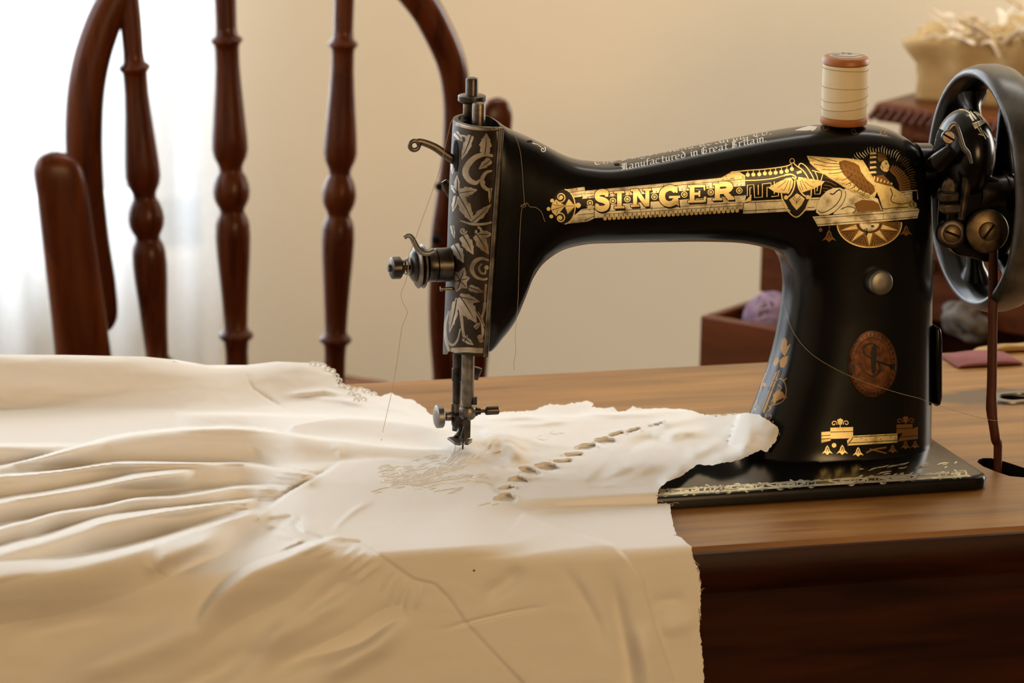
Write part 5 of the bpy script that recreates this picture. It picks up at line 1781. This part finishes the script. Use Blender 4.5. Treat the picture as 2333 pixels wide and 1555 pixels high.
# ================================================================== white garment under the needle
OUT = [(-260, 803), (0, 807), (150, 808), (330, 812), (400, 819), (470, 831), (560, 831), (630, 823), (700, 826), (735, 828), (745, 838), (758, 842), (766, 856), (775, 866), (770, 874), (785, 876), (800, 884), (826, 884), (850, 893), (866, 903), (880, 897), (893, 895), (906, 899), (916, 907), (935, 908), (951, 917), (962, 923), (970, 931), (976, 940), (993, 949), (1020, 948), (1060, 943), (1090, 938), (1150, 938), (1190, 936), (1217, 934), (1235, 926), (1252, 920), (1280, 922), (1298, 919), (1320, 917), (1337, 912), (1352, 918), (1348, 926), (1375, 930), (1398, 927), (1406, 938), (1425, 936), (1441, 926), (1470, 931), (1510, 929), (1564, 931), (1580, 935), (1590, 941), (1633, 948), (1670, 944), (1705, 940), (1729, 944), (1755, 960), (1771, 972), (1776, 980), (1767, 1002), (1757, 1018), (1747, 1030), (1731, 1025), (1712, 1034), (1689, 1046), (1640, 1055), (1620, 1060), (1592, 1057), (1570, 1071), (1550, 1086), (1526, 1094), (1510, 1104), (1500, 1113), (1499, 1130), (1497, 1147), (1528, 1147), (1531, 1182), (1541, 1219), (1558, 1229), (1574, 1245), (1583, 1279), (1594, 1305), (1597, 1338), (1596, 1388), (1594, 1437), (1601, 1497), (1604, 1555), (1608, 1760), (-260, 1760)]
rs = np.random.RandomState(21)
dens = []
for i in range(len(OUT)):
    a, c = np.array(OUT[i], float), np.array(OUT[(i + 1) % len(OUT)], float)
    n = max(1, int(np.linalg.norm(c - a) / 5))
    for k in range(n):
        p = a + (c - a) * k / n
        if 720 < p[0] and p[1] < 1755:
            p = p + rs.normal(0, 0.9, 2)
        dens.append(p)
dens = np.array(dens)


def seg_dist(P, line):
    """distance from points to an open polyline"""
    line = np.asarray(line, float)
    best = np.full(len(P), 1e9)
    for a, c in zip(line[:-1], line[1:]):
        ab = c - a
        t = np.clip(((P - a) @ ab) / (ab @ ab + 1e-9), 0, 1)
        best = np.minimum(best, np.hypot(*(P - a - t[:, None] * ab).T))
    return best


def inside(P, poly):
    poly = np.asarray(poly, float)
    x, y = P[:, 0], P[:, 1]
    r = np.zeros(len(P), bool)
    for (x0, y0), (x1, y1) in zip(poly, np.roll(poly, -1, 0)):
        c = (y0 > y) != (y1 > y)
        with np.errstate(divide='ignore', invalid='ignore'):
            r ^= c & (x < (x1 - x0) * (y - y0) / (y1 - y0 + 1e-12) + x0)
    return r


def sst(t):
    t = np.clip(t, 0, 1)
    return t * t * (3 - 2 * t)


gx, gy = np.meshgrid(np.arange(-255, 1800, 5.5), np.arange(800, 1760, 3.1))
gx[1::2] += 2.75
P = np.column_stack([gx.ravel(), gy.ravel()])
P = P[inside(P, OUT)]
P = P[seg_dist(P, np.vstack([dens, dens[:1]])) > 3.2]
nB = len(dens)
pts = np.vstack([dens, P])
edges = [(i, (i + 1) % nB) for i in range(nB)]
res = delaunay_2d_cdt([Vector(p) for p in pts], edges, [], 1, 1e-4)
PX = np.array([tuple(v) for v in res[0]])
CF = [tuple(f) for f in res[2]]

# heights of the folds above the table, bed or table front, in millimetres
x, y = PX[:, 0], PX[:, 1]
h = np.full(len(PX), 2.6)
h += 4.0 * np.exp(-((x - 930) / 380) ** 2 - ((y - 1050) / 90) ** 2)


def fold(line, amp, w, Lf, sh=1.0, steep=True):
    """crest along line (x ascending): rises over w px just behind it, falls over Lf px in front"""
    global h
    n_ = len(line)
    col = lambda v: np.asarray(v, float) if np.ndim(v) else np.full(n_, float(v))
    Q = catmull(np.column_stack([np.asarray(line, float), col(amp), col(w), col(Lf)]), 8)
    Q = Q[np.argsort(Q[:, 0])]
    xs_, ys_ = Q[:, 0], Q[:, 1]
    f = lambda v: np.interp(x, xs_, v)
    d = y - f(ys_)
    A, w_, L_ = f(np.maximum(Q[:, 2], 0)), f(np.maximum(Q[:, 3], 7)), f(np.maximum(Q[:, 4], 5))
    if steep:
        # a fold's front hangs almost upright where it stands proud
        A = A * np.clip(0.235 * L_ / np.maximum(A.max(), 1), 1.0, 1.7)
        A = np.minimum(A, 0.24 * L_)
    ends = sst((x - xs_[0]) / 40 + (1 if xs_[0] < -200 else 0)) * sst((xs_[-1] - x) / 40)
    t = np.clip(d / L_, 0, 1)
    lin = 1 - (np.sqrt(t * t + 0.006) - 0.0775) / (math.sqrt(1.006) - 0.0775)
    prof = np.where(d < 0, sst(1 + d / w_), 0.7 * lin + 0.3 * (0.5 * (1 + np.cos(math.pi * t))))
    h += A * ends * prof


def bump(line, amp, sig):
    """soft ridge (or valley) along a line, fading out at both ends"""
    global h
    q = np.asarray(line, float)
    cum = np.concatenate([[0], np.cumsum(np.hypot(*np.diff(q, axis=0).T))])
    sel = (x > q[:, 0].min() - 3 * sig) & (x < q[:, 0].max() + 3 * sig) & (y > q[:, 1].min() - 3 * sig) & (y < q[:, 1].max() + 3 * sig)
    Z = PX[sel]
    best, pos = np.full(len(Z), 1e9), np.zeros(len(Z))
    for a, c, s0_, s1_ in zip(q[:-1], q[1:], cum[:-1], cum[1:]):
        ab = c - a
        tt = np.clip(((Z - a) @ ab) / (ab @ ab + 1e-9), 0, 1)
        dd = np.hypot(*(Z - a - tt[:, None] * ab).T)
        k = dd < best
        best = np.where(k, dd, best)
        pos = np.where(k, s0_ + (s1_ - s0_) * tt, pos)
    f = pos / cum[-1]
    tap = sst(f / 0.35) * sst((1 - f) / 0.35) if cum[-1] > 1.2 * sig else 1.0
    h[sel] += amp * tap * np.exp(-(best / sig) ** 2)


def layer(poly, amp, soft, wgt_=1.0):
    global h
    ins = inside(PX, poly)
    d = seg_dist(PX, list(poly) + [poly[0]])
    h += amp * wgt_ * np.where(ins, sst(d / soft), 0)


# back roll: as high as it must be to stand on the table's far edge
rollx = np.array([-260, 0, 150, 330, 470, 560, 630, 700, 760, 830, 900])
rolly = np.array([803, 807, 808, 812, 831, 831, 823, 826, 842, 884, 897])
rollA = [max(0, (at(a, c, 1, 0.222)[2] - TZ) * 1000 - 2.6) for a, c in zip(rollx, rolly)]
rollA[-1] = 0.5
fold(np.column_stack([rollx, rolly]), rollA, 3, [125, 124, 122, 116, 104, 98, 98, 86, 70, 50, 40], 0.8, False)
fold([(380, 938), (420, 945), (500, 944), (650, 948), (800, 952), (900, 962), (985, 974), (1040, 985)], [0, 3, 5, 5, 5.5, 5, 3.5, 0], [10, 8, 4, 4, 5, 5, 6, 8], 42, 1, False)
fold([(-260, 1012), (0, 1015), (120, 1016), (210, 1013), (260, 1005)], [8, 8, 6, 2, 0], 5, 46)
fold([(-260, 1120), (0, 1065), (100, 1042), (200, 1013), (280, 994), (400, 980), (480, 977), (560, 978), (650, 989), (720, 1000), (800, 1008), (860, 1016), (960, 1024), (1040, 1028)], [4, 5, 8, 12, 15, 16, 16, 15, 11, 8, 6, 5, 3, 0], 5, [30, 32, 48, 64, 76, 84, 84, 82, 66, 52, 42, 36, 30, 30], 0.85)
fold([(-260, 1096), (0, 1086), (130, 1075), (250, 1058), (330, 1056), (480, 1058), (560, 1058), (640, 1070), (700, 1082), (740, 1090)], [11, 11, 11, 11, 12, 11, 9, 6, 4, 0], 5, [58, 58, 56, 56, 60, 54, 46, 36, 30, 28], 0.9)
fold([(-260, 1190), (0, 1145), (100, 1130), (200, 1114), (300, 1094), (400, 1081), (460, 1078)], [8, 8, 8, 8, 7, 4, 0], [14, 14, 14, 18, 20, 16, 12], 44)
fold([(-260, 1290), (0, 1205), (60, 1190), (130, 1170), (230, 1155), (310, 1137), (400, 1132), (480, 1121), (540, 1111), (600, 1110), (650, 1114)], [9, 9, 9, 9, 9, 9, 9, 9, 7, 5, 0], 6, [48, 48, 46, 44, 44, 46, 46, 44, 36, 30, 26])
fold([(-260, 1350), (0, 1262), (100, 1235), (230, 1195), (330, 1175), (430, 1159), (560, 1143), (600, 1146)], [13, 13, 13, 13, 13, 12, 8, 0], [26, 24, 22, 22, 16, 10, 8, 8], [70, 68, 66, 62, 62, 58, 44, 36])
fold([(-260, 1365), (0, 1318), (150, 1298), (250, 1276), (350, 1246), (450, 1212), (560, 1178), (630, 1160)], [13, 13, 14, 14, 13, 11, 8, 0], [46, 44, 36, 30, 26, 24, 20, 16], [110, 105, 100, 92, 84, 74, 60, 50])
bump([(345, 1330), (352, 1295), (385, 1268), (460, 1240), (540, 1205)], 10, 22)
fold([(430, 1440), (490, 1372), (530, 1335), (580, 1302), (650, 1274), (720, 1242), (790, 1222)], [0, 9, 13, 14, 13, 9, 0], [40, 34, 30, 28, 22, 14, 10], [60, 80, 90, 95, 90, 70, 50], 1, False)
# hanging folds
for ln_, a_, s_ in (([(640, 1440), (750, 1357), (814, 1300)], -3.5, 22), ([(560, 1560), (700, 1490), (814, 1452), (903, 1395), (932, 1325)], -4, 26), ([(560, 1500), (700, 1400), (800, 1340)], 4, 30), ([(700, 1560), (860, 1470), (930, 1400)], 4, 28), ([(0, 1460), (160, 1420), (330, 1390)], -3, 30), ([(100, 1560), (330, 1480), (520, 1400)], 5, 45), ([(300, 1620), (500, 1530), (620, 1450)], -3, 30), ([(1375, 1270), (1400, 1360), (1430, 1500), (1440, 1640)], -3, 24), ([(1270, 1275), (1310, 1330), (1360, 1420), (1380, 1500)], -1.4, 16), ([(985, 1441), (1057, 1420), (1153, 1397), (1262, 1377)], -1.0, 5), ([(1090, 1370), (1150, 1330), (1200, 1290)], -1.8, 20), ([(1480, 1350), (1500, 1370), (1530, 1368), (1570, 1360)], -1.2, 16), ([(1500, 1440), (1550, 1420), (1590, 1430)], 1.5, 24), ([(1450, 1400), (1480, 1520), (1500, 1640)], 2.5, 30)):
    bump(ln_, a_ * 2.0, s_ * 0.9)
# body panel laid over the gathered skirt, and the facing below it
layer([(775, 1046), (740, 1072), (690, 1098), (640, 1130), (600, 1160), (572, 1190), (660, 1178), (690, 1213), (745, 1231), (820, 1236), (850, 1255), (900, 1292), (940, 1320), (990, 1332), (1020, 1362), (1060, 1420), (1120, 1485), (1190, 1557), (1380, 1760), (1640, 1760), (1560, 1600), (1540, 1555), (1500, 1440), (1480, 1370), (1465, 1310), (1430, 1270), (1400, 1238), (1300, 1206), (1240, 1180), (1180, 1156), (1150, 1130), (1100, 1080), (1000, 1050), (880, 1040)], 1.4, 9)
layer([(1050, 1420), (1190, 1557), (1380, 1760), (1640, 1760), (1560, 1600), (1540, 1555), (1500, 1440), (1480, 1370), (1465, 1310), (1430, 1270), (1400, 1238), (1300, 1206), (1240, 1180), (1180, 1156), (1060, 1150)], 1.8, 3.5, sst((x - 1130) / 200))
edge_y = 1245 + 0.0605 * (1600 - x)
lw = sst((900 - x) / 350)
h += lw * (6.0 * np.exp(-((y - edge_y - 15) / 75) ** 2) + 0.055 * np.maximum(y - edge_y - 15, 0))
layer([(1190, 1166), (1260, 1154), (1330, 1150), (1420, 1149), (1540, 1146), (1640, 1200), (1680, 1760), (1100, 1760), (1150, 1220)], 2.4, 6, sst((x - 1120) / 260))
# seams and gathers
bump([(775, 1048), (740, 1072), (690, 1098), (640, 1130), (600, 1160)], -1.2, 4)
bump([(660, 1178), (690, 1213), (745, 1231), (820, 1236), (850, 1255), (940, 1320), (990, 1332), (1020, 1362), (1060, 1420), (1190, 1557)], -0.22, 3.0)
bump([(668, 1180), (640, 1192), (610, 1215), (600, 1235)], -1.3, 10)
bump([(690, 1215), (672, 1196), (690, 1172)], -1.2, 8)
for k, (sx_, sy_) in enumerate(((705, 1224), (728, 1230), (752, 1233), (778, 1235), (800, 1236), (822, 1240), (840, 1250), (858, 1262), (876, 1277), (895, 1290), (912, 1302), (928, 1313), (944, 1323), (962, 1330))):
    ln_ = 55 + 45 * rs.rand()
    dx, dy = (-0.93, 0.36) if k < 5 else ((-0.8, 0.6) if k < 9 else (-0.45 + 0.05 * (k - 9), 0.9))
    bump([(sx_, sy_), (sx_ + dx * ln_ * .5, sy_ + dy * ln_ * .5), (sx_ + dx * ln_, sy_ + dy * ln_ + 3)], 1.7, 5.0)
for k in range(11):
    t = k / 10
    sx_, sy_ = 735 - 135 * t, 1074 + 86 * t
    bump([(sx_ - 2, sy_), (sx_ - 40, sy_ - 4 + 8 * t), (sx_ - 90, sy_ - 12 + 20 * t)], 1.0, 3.4)
bump([(590, 1190), (640, 1200), (700, 1222)], 1.4, 6)
bump([(600, 1215), (660, 1222), (720, 1240)], 1.2, 6)
# pressed crease across the panel, ridges of the sleeve
bump([(752, 1220), (775, 1190), (810, 1160), (860, 1135)], 0.8, 6)
bump([(558, 1010), (600, 1050), (650, 1072)], -1.0, 10)
bump([(558, 842), (580, 885), (640, 925), (672, 945)], -0.7, 3)
bump([(750, 1010), (775, 1020), (778, 1050)], 0.8, 9)
# mound beside the needle and the lift of the cloth under the foot
bump([(1050, 1022), (1058, 1024)], 4.5, 42)
bump([(1085, 1000), (1115, 990), (1150, 1000), (1180, 1030), (1205, 1060)], 6.0, 24)
bump([(1110, 985), (1170, 990), (1230, 1008), (1290, 1015)], 1.4, 9)
bump([(1080, 985), (1140, 984), (1200, 1003)], 1.0, 5)
bump([(1155, 1005), (1190, 1025), (1240, 1030)], -1.0, 5)
# right flap: rests on the bed, curls up against the pillar
bump([(1600, 1052), (1640, 1050), (1700, 1035), (1745, 1020)], 3.5, 20)
bump([(1790, 985), (1760, 950), (1725, 935)], 10, 34)
bump([(1570, 1065), (1520, 1090), (1500, 1106)], 2.5, 14)
for ln_, a_ in (([(1680, 1040), (1705, 1000), (1715, 950)], 2.2), ([(1640, 1040), (1680, 990), (1690, 950)], -1.5), ([(1725, 1020), (1735, 980)], -2), ([(1500, 1000), (1560, 980), (1620, 985)], 1.6), ([(1420, 1020), (1480, 1000), (1540, 1010)], -1.4), ([(1360, 1085), (1440, 1060), (1520, 1065)], 1.4), ([(1480, 970), (1540, 962), (1600, 950)], 1.6), ([(1250, 1080), (1330, 1090), (1390, 1060)], 0.8), ([(1550, 1040), (1600, 1030), (1650, 1000)], 1.2)):
    bump(ln_, a_ * 1.5, 11)
for ln_ in ([(1100, 955), (1200, 950), (1290, 960)], [(1120, 968), (1230, 965), (1330, 955)], [(1300, 940), (1400, 945), (1520, 943)], [(700, 905), (780, 912), (850, 925)], [(640, 900), (740, 890), (800, 905)], [(860, 925), (920, 935), (960, 950)], [(1000, 975), (1080, 965), (1160, 975)]):
    bump(ln_, 1.3, 6)
# scalloped openings along the front edge
HOLES = [[(1255, 480), (1300, 474), (1350, 495), (1395, 525), (1330, 536), (1270, 512)], [(1340, 468), (1400, 450), (1470, 465), (1492, 490), (1420, 506), (1370, 492)], [(1430, 434), (1500, 438), (1562, 428), (1560, 450), (1480, 456)], [(1500, 406), (1560, 394), (1626, 394), (1620, 412), (1540, 419)], [(1578, 366), (1620, 345), (1700, 335), (1716, 355), (1680, 378), (1590, 383)], [(1690, 316), (1760, 302), (1820, 314), (1826, 335), (1750, 349), (1700, 332)], [(1768, 292), (1860, 262), (1882, 275), (1800, 302)], [(1880, 262), (1960, 244), (1976, 255), (1890, 281)], [(1985, 240), (2060, 222), (2132, 198), (2135, 206), (2070, 232), (1990, 247)], [(1098, 668), (1140, 640), (1190, 628), (1236, 660), (1230, 686), (1150, 682)], [(1128, 600), (1200, 585), (1238, 600), (1180, 613)], [(1190, 548), (1250, 528), (1312, 556), (1316, 573), (1230, 566)]]
T7 = lambda a, c: (700 + a / 2.592, 880 + c / 2.592)
for q in HOLES:
    q = [T7(*p) for p in q]
    d = seg_dist(PX, q + [q[0]])
    ins = inside(PX, q)
    h += np.where(ins, -2.1 * sst(d / 3.5), 0)
    cy_ = np.mean([p[1] for p in q])
    h += np.where(~ins & (y < cy_), 0.7 * np.exp(-(d / 4.5) ** 2), 0)
# fine crumple
nzv = np.array([noise.noise(Vector((a / 85, c / 26, 0.3))) for a, c in PX])
nzw = np.array([noise.noise(Vector((a / 30, c / 12, 5.3))) for a, c in PX])
wgt = np.where((x > 1080) & (y < 1110), 1.0, 0.3)
h += nzv * 1.0 * wgt + nzw * 0.32 * wgt
h = np.maximum(h, 0.7)

# settle every point along its line of sight until it floats h above table, bed or table front
C0 = CAM
DIR = np.array([ray(a, c) for a, c in PX])
DIR /= np.linalg.norm(DIR, axis=1)[:, None]
yF = t_near - 0.0066


def sdf(p):
    q = np.column_stack([np.maximum(yF - p[:, 1], 0), np.maximum(p[:, 2] - TZ, 0)])
    d1 = np.hypot(q[:, 0], q[:, 1])
    c = np.array([(BX0 + BX1) / 2, (BY0 + BY1) / 2, TZ + BZ / 2])
    e = np.array([(BX1 - BX0) / 2, (BY1 - BY0) / 2, BZ / 2])
    w = np.abs(p - c) - e
    d2 = np.linalg.norm(np.maximum(w, 0), axis=1) + np.minimum(w.max(1), 0)
    k = 0.006
    m = np.clip(0.5 + 0.5 * (d2 - d1) / k, 0, 1)
    return d2 * (1 - m) + d1 * m - k * m * (1 - m)


def settle(f):
    t = np.full(len(PX), 1.9)
    for _ in range(140):
        t += (f(C0 + DIR * t[:, None]) - hm) * 0.92
    return t


def sdf_level(p):
    q = np.column_stack([np.maximum(yF - p[:, 1], 0), np.maximum(p[:, 2] - TZ - BZ, 0)])
    return np.hypot(q[:, 0], q[:, 1])


hm = h / 1000
t = settle(sdf)
# under the body of the garment bunched layers level out the step at the bed's edge
wl = sst((x - 540) / 170) * sst((1340 - x) / 300) * sst((y - 930) / 60)
t = t + (settle(sdf_level) - t) * wl
# lie in front of the pillar where it is in the way
near = np.where((x > 1600) & (y < 1075))[0]
cap = {}
for i in near:
    dm = 9.0
    for dx in (0, 7, 14, 22):
        loc, nrm, _i, dist = ARM_BVH.ray_cast(Vector(C0), Vector(ray(x[i] + dx, y[i])).normalized())
        if loc is not None:
            dm = min(dm, dist - 0.0016 - 0.5 * max(0, hm[i] - 0.002))
    cap[i] = dm
    t[i] = min(t[i], dm)
nbr = {}
for f in CF:
    for a, c in ((f[0], f[1]), (f[1], f[2]), (f[2], f[0])):
        nbr.setdefault(a, set()).add(c)
        nbr.setdefault(c, set()).add(a)
for _ in range(1):
    t2 = t.copy()
    for i in near:
        if x[i] > 1680:
            t2[i] = min(0.5 * t[i] + 0.5 * np.mean([t[k] for k in nbr[i]]), cap[i])
    t = t2
VP = C0 + DIR * t[:, None]

STAINS = [(*VP[np.argmin((x - a) ** 2 + (y - c) ** 2)], r_) for a, c, r_ in ((1130, 1020, 0.022), (1150, 1065, 0.020), (1185, 1085, 0.013), (1120, 1045, 0.02))]
M['cloth'] = cloth_mat()
gown = thing('white_nightgown', 'white cotton nightgown with embroidery lying under the machine needle', 'nightgown', (*onZ(900, 1150, 0)[:2], TZ))
b = MB()
fs = []
for f in CF:
    a, c, d = VP[f[0]], VP[f[1]], VP[f[2]]
    fs.append(f if np.cross(c - a, d - a).dot(DIR[f[0]]) < 0 else f[::-1])
b.add(VP, fs)
# the back roll turns down behind to the table
top_idx = sorted([i for i in range(len(PX)) if x[i] < 735 and seg_dist(PX[i:i + 1], np.column_stack([rollx, rolly]))[0] < 2.0], key=lambda i: x[i])
if len(top_idx) > 3:
    r1 = [VP[i] for i in top_idx]
    r2 = [p + V(0, 0.006, -0.004) for p in r1]
    r3 = [V(p[0], p[1] + 0.010, TZ + 0.004) for p in r1]
    b.rings([r1, r2, r3], caps=False, closed=False)
b.open = True
b.build('fabric', M['cloth'], gown, sharp=180)
CL_BVH = BVHTree.FromPolygons([Vector(p) for p in VP], fs)


def on_cloth(px, py, up=0.0004):
    loc, nrm = hit(CL_BVH, px, py)
    return None if loc is None else np.array(loc + nrm * up)


# raised white embroidery: a spray of stems and padded leaves
b = MB()


def satin(pts, r, n=7):
    Q = [on_cloth(*T7(*p), up=-0.00008) for p in pts]
    if any(q is None for q in Q):
        return
    Q = catmull(Q, 4)
    tt = np.linspace(0, 1, len(Q))
    b.tube(Q, r * (0.18 + np.sin(math.pi * tt) * 0.82), n)


stemA = np.array([(480, 602), (560, 572), (640, 548), (720, 520), (800, 496), (880, 470), (950, 442), (1010, 415), (1050, 392)], float)
stemB = np.array([(700, 526), (770, 494), (820, 460), (858, 420), (874, 385)], float)
stemC = np.array([(560, 575), (640, 590), (740, 566), (860, 548), (960, 540), (1045, 552)], float)
for s_ in (stemA, stemB, stemC):
    satin(s_, 0.00055)
rs = np.random.RandomState(4)
for s_, nn, ln0 in ((stemA, 56, 78), (stemB, 30, 58), (stemC, 30, 74)):
    Q = catmull(s_, 12)
    for k in range(nn):
        i = int((k + 0.5) / nn * (len(Q) - 2))
        d = unit(Q[i + 1] - Q[i])
        sd = 1 if k % 2 else -1
        ln_ = ln0 * (0.6 + 0.7 * rs.rand())
        nrm = np.array([-d[1], d[0]]) * sd
        e = Q[i] + d * ln_ + nrm * ln_ * (0.18 + 0.2 * rs.rand())
        m_ = (Q[i] + e) / 2 + nrm * 6
        satin([Q[i], m_, e], 0.00048 + 0.00024 * rs.rand())
for k in range(80):
    cx, cy = 440 + 200 * rs.rand(), 470 + 100 * rs.rand()
    a = rs.rand() * 1.2 - 0.6
    ln_ = 16 + 26 * rs.rand()
    satin([(cx - ln_ * math.cos(a), cy + ln_ * 0.5 * math.sin(a)), (cx, cy - 6 * rs.rand()), (cx + ln_ * math.cos(a), cy - ln_ * 0.5 * math.sin(a))], 0.00045 + 0.00025 * rs.rand())
for k in range(26):
    cx, cy = 640 + 220 * rs.rand(), 405 + 90 * rs.rand()
    ln_ = 14 + 22 * rs.rand()
    satin([(cx - ln_, cy + 6), (cx, cy - 3), (cx + ln_, cy - 8)], 0.00042 + 0.00022 * rs.rand())
for (cx, cy) in ((740, 605), (770, 618), (810, 612), (850, 605), (885, 612), (850, 628), (900, 600), (400, 618), (430, 606), (460, 600), (420, 628), (1030, 700), (1060, 692), (1110, 696)):
    satin([(cx - 26, cy + 6), (cx, cy - 2), (cx + 26, cy - 5)], 0.0006)
for t0 in np.linspace(0, 5.2, 6):
    satin([(500 + 62 * math.cos(t0 + q), 535 + 40 * math.sin(t0 + q)) for q in (0, 0.35, 0.7)], 0.0007)
for cx, cy, r1 in ((1388, 298, 44), (1455, 268, 34), (1500, 270, 22)):
    satin([(cx + (r1 - 5 * q) * math.cos(q), cy + 0.5 * (r1 - 5 * q) * math.sin(q)) for q in np.linspace(0, 5, 10)], 0.0005)
b.build('embroidery_stitching', M['cloth'], gown, sharp=180)
# frayed ends along the raw right-hand edge
b = MB()
for ex, ey, dx, dy in ((1500, 1118, 8, 6), (1499, 1128, 10, -3), (1499, 1140, 14, 3), (1528, 1150, 9, -2), (1541, 1216, 14, -4), (1583, 1280, 14, 6), (1590, 1292, 9, 9), (1594, 1318, 8, 8), (1597, 1345, 12, -6), (1596, 1384, 6, 12), (1595, 1400, 5, 9), (1775, 985, 5, 4), (1760, 965, 6, -4), (770, 862, 6, -5), (748, 838, 6, -6), (1352, 916, 6, -4), (1506, 1108, 5, 10), (1526, 1146, 26, -2)):
    v = PX[np.argmin((x - ex + 3) ** 2 + (y - ey) ** 2)]
    p0 = VP[np.argmin((x - ex + 3) ** 2 + (y - ey) ** 2)]
    q = [p0]
    for f in (0.35, 0.7, 1.0):
        q.append(p0 + (CR * (dx * f + 2.5 * math.sin(6 * f)) - CU * (dy * f * f + 2 * math.cos(5 * f))) * px2m)
    b.tube(catmull(q, 4), 0.00016, 5)
b.build('frayed_fringe', M['thread'], gown, sharp=180)
# tiny scallops of the lace edge at the back
b = MB()
for ex, ey in ((712, 826), (724, 827), (736, 830), (746, 838), (757, 842), (765, 853), (772, 863), (778, 875), (792, 880), (806, 884), (820, 884), (836, 889), (852, 895), (800, 893), (815, 898), (828, 906), (812, 908)):
    p0 = on_cloth(ex, ey + 5, 0.0005)
    if p0 is None:
        continue
    R_ = 0.0016
    b.tube([p0 + (CR * math.cos(a) + CU * 0.75 * math.sin(a)) * R_ for a in np.linspace(0, 2 * math.pi, 14)], 0.0006, 6, caps=False)
b.build('lace_edging', M['cloth'], gown, sharp=180)
b = MB()
c_ = on_cloth(1080, 1299, 0.0001)
b.ball(c_, 0.0006, 8, sc=(1, 0.4, 1))
b.build('rust_speck', M['badge'], gown)

# ================================================================== loose threads


def thread(name, label, spec, mtl, r=0.0002):
    Q = []
    lastY = None
    for px, py, how in spec:
        if how == 'arm':
            loc, nrm = hit(ARM_BVH, px, py)
            if loc is not None:
                Q.append(np.array(loc + nrm * 0.0009))
                lastY = Q[-1][1]
                continue
            how = lastY
        if how == 'cloth':
            Q.append(on_cloth(px, py, 0.0002))
            continue
        Q.append(onY(px, py, how))
    b = MB()
    b.tube(catmull(Q, 6), r, 6)
    return tag(b.build(name, mtl, sharp=180), label, 'thread')


thread('needle_thread', 'fine thread running past the tension discs down to the white cloth', [(1150, 288, 0.0), (1120, 268, 0.012), (1085, 258, 0.02), (1045, 264, 0.008), (1029, 276, -0.002), (1020, 310, -0.006), (1002, 385, -0.010), (978, 455, -0.012), (958, 510, -0.013), (945, 548, -0.014), (932, 580, -0.013), (930, 615, -0.0135), (924, 642, -0.012), (914, 668, -0.010), (918, 690, -0.010), (928, 712, -0.010), (916, 745, -0.010), (908, 800, -0.012), (897, 870, -0.016), (884, 930, -0.02), (872, 985, 'cloth'), (869, 1003, 'cloth')], M['brown_thread'], 0.00013)
thread('knotted_thread', 'knotted thread hanging down the black head of the machine', [(1172, 312, 'arm'), (1183, 345, 'arm'), (1188, 385, 'arm'), (1191, 430, 'arm'), (1193, 462, 'arm'), (1186, 470, 'arm'), (1187, 466, 'arm'), (1198, 465, 'arm'), (1194, 470, 'arm'), (1188, 474, 'arm'), (1185, 500, 'arm'), (1182, 560, 'arm'), (1180, 640, 'arm'), (1177, 700, 'arm'), (1174, 760, -0.024), (1175, 800, -0.024), (1171, 825, -0.024), (1172, 842, -0.024)], M['thread'], 0.00012)
thread('thread_tail', 'short loose thread end beside the knot on the black head', [(1192, 464, 'arm'), (1200, 462, 'arm'), (1206, 470, 'arm'), (1220, 472, 'arm'), (1232, 482, 'arm'), (1238, 498, 'arm'), (1241, 504, 'arm')], M['thread'], 0.00013)
thread('slack_thread', 'slack grey-white thread looped across the black pillar to the belt', [(1788, 690, 'arm'), (1797, 724, 'arm'), (1808, 752, 'arm'), (1828, 783, 'arm'), (1858, 812, 'arm'), (1900, 838, 'arm'), (1950, 862, 'arm'), (2000, 880, 'arm'), (2055, 897, 'arm'), (2090, 906, 'arm'), (2135, 922, slot_c[1] * 0.9), (2200, 942, slot_c[1] * 1.0), (2255, 956, slot_c[1] * 1.0 - 0.003), (2275, 957, slot_c[1] * 1.0 - 0.003)], M['thread'], 0.00012)
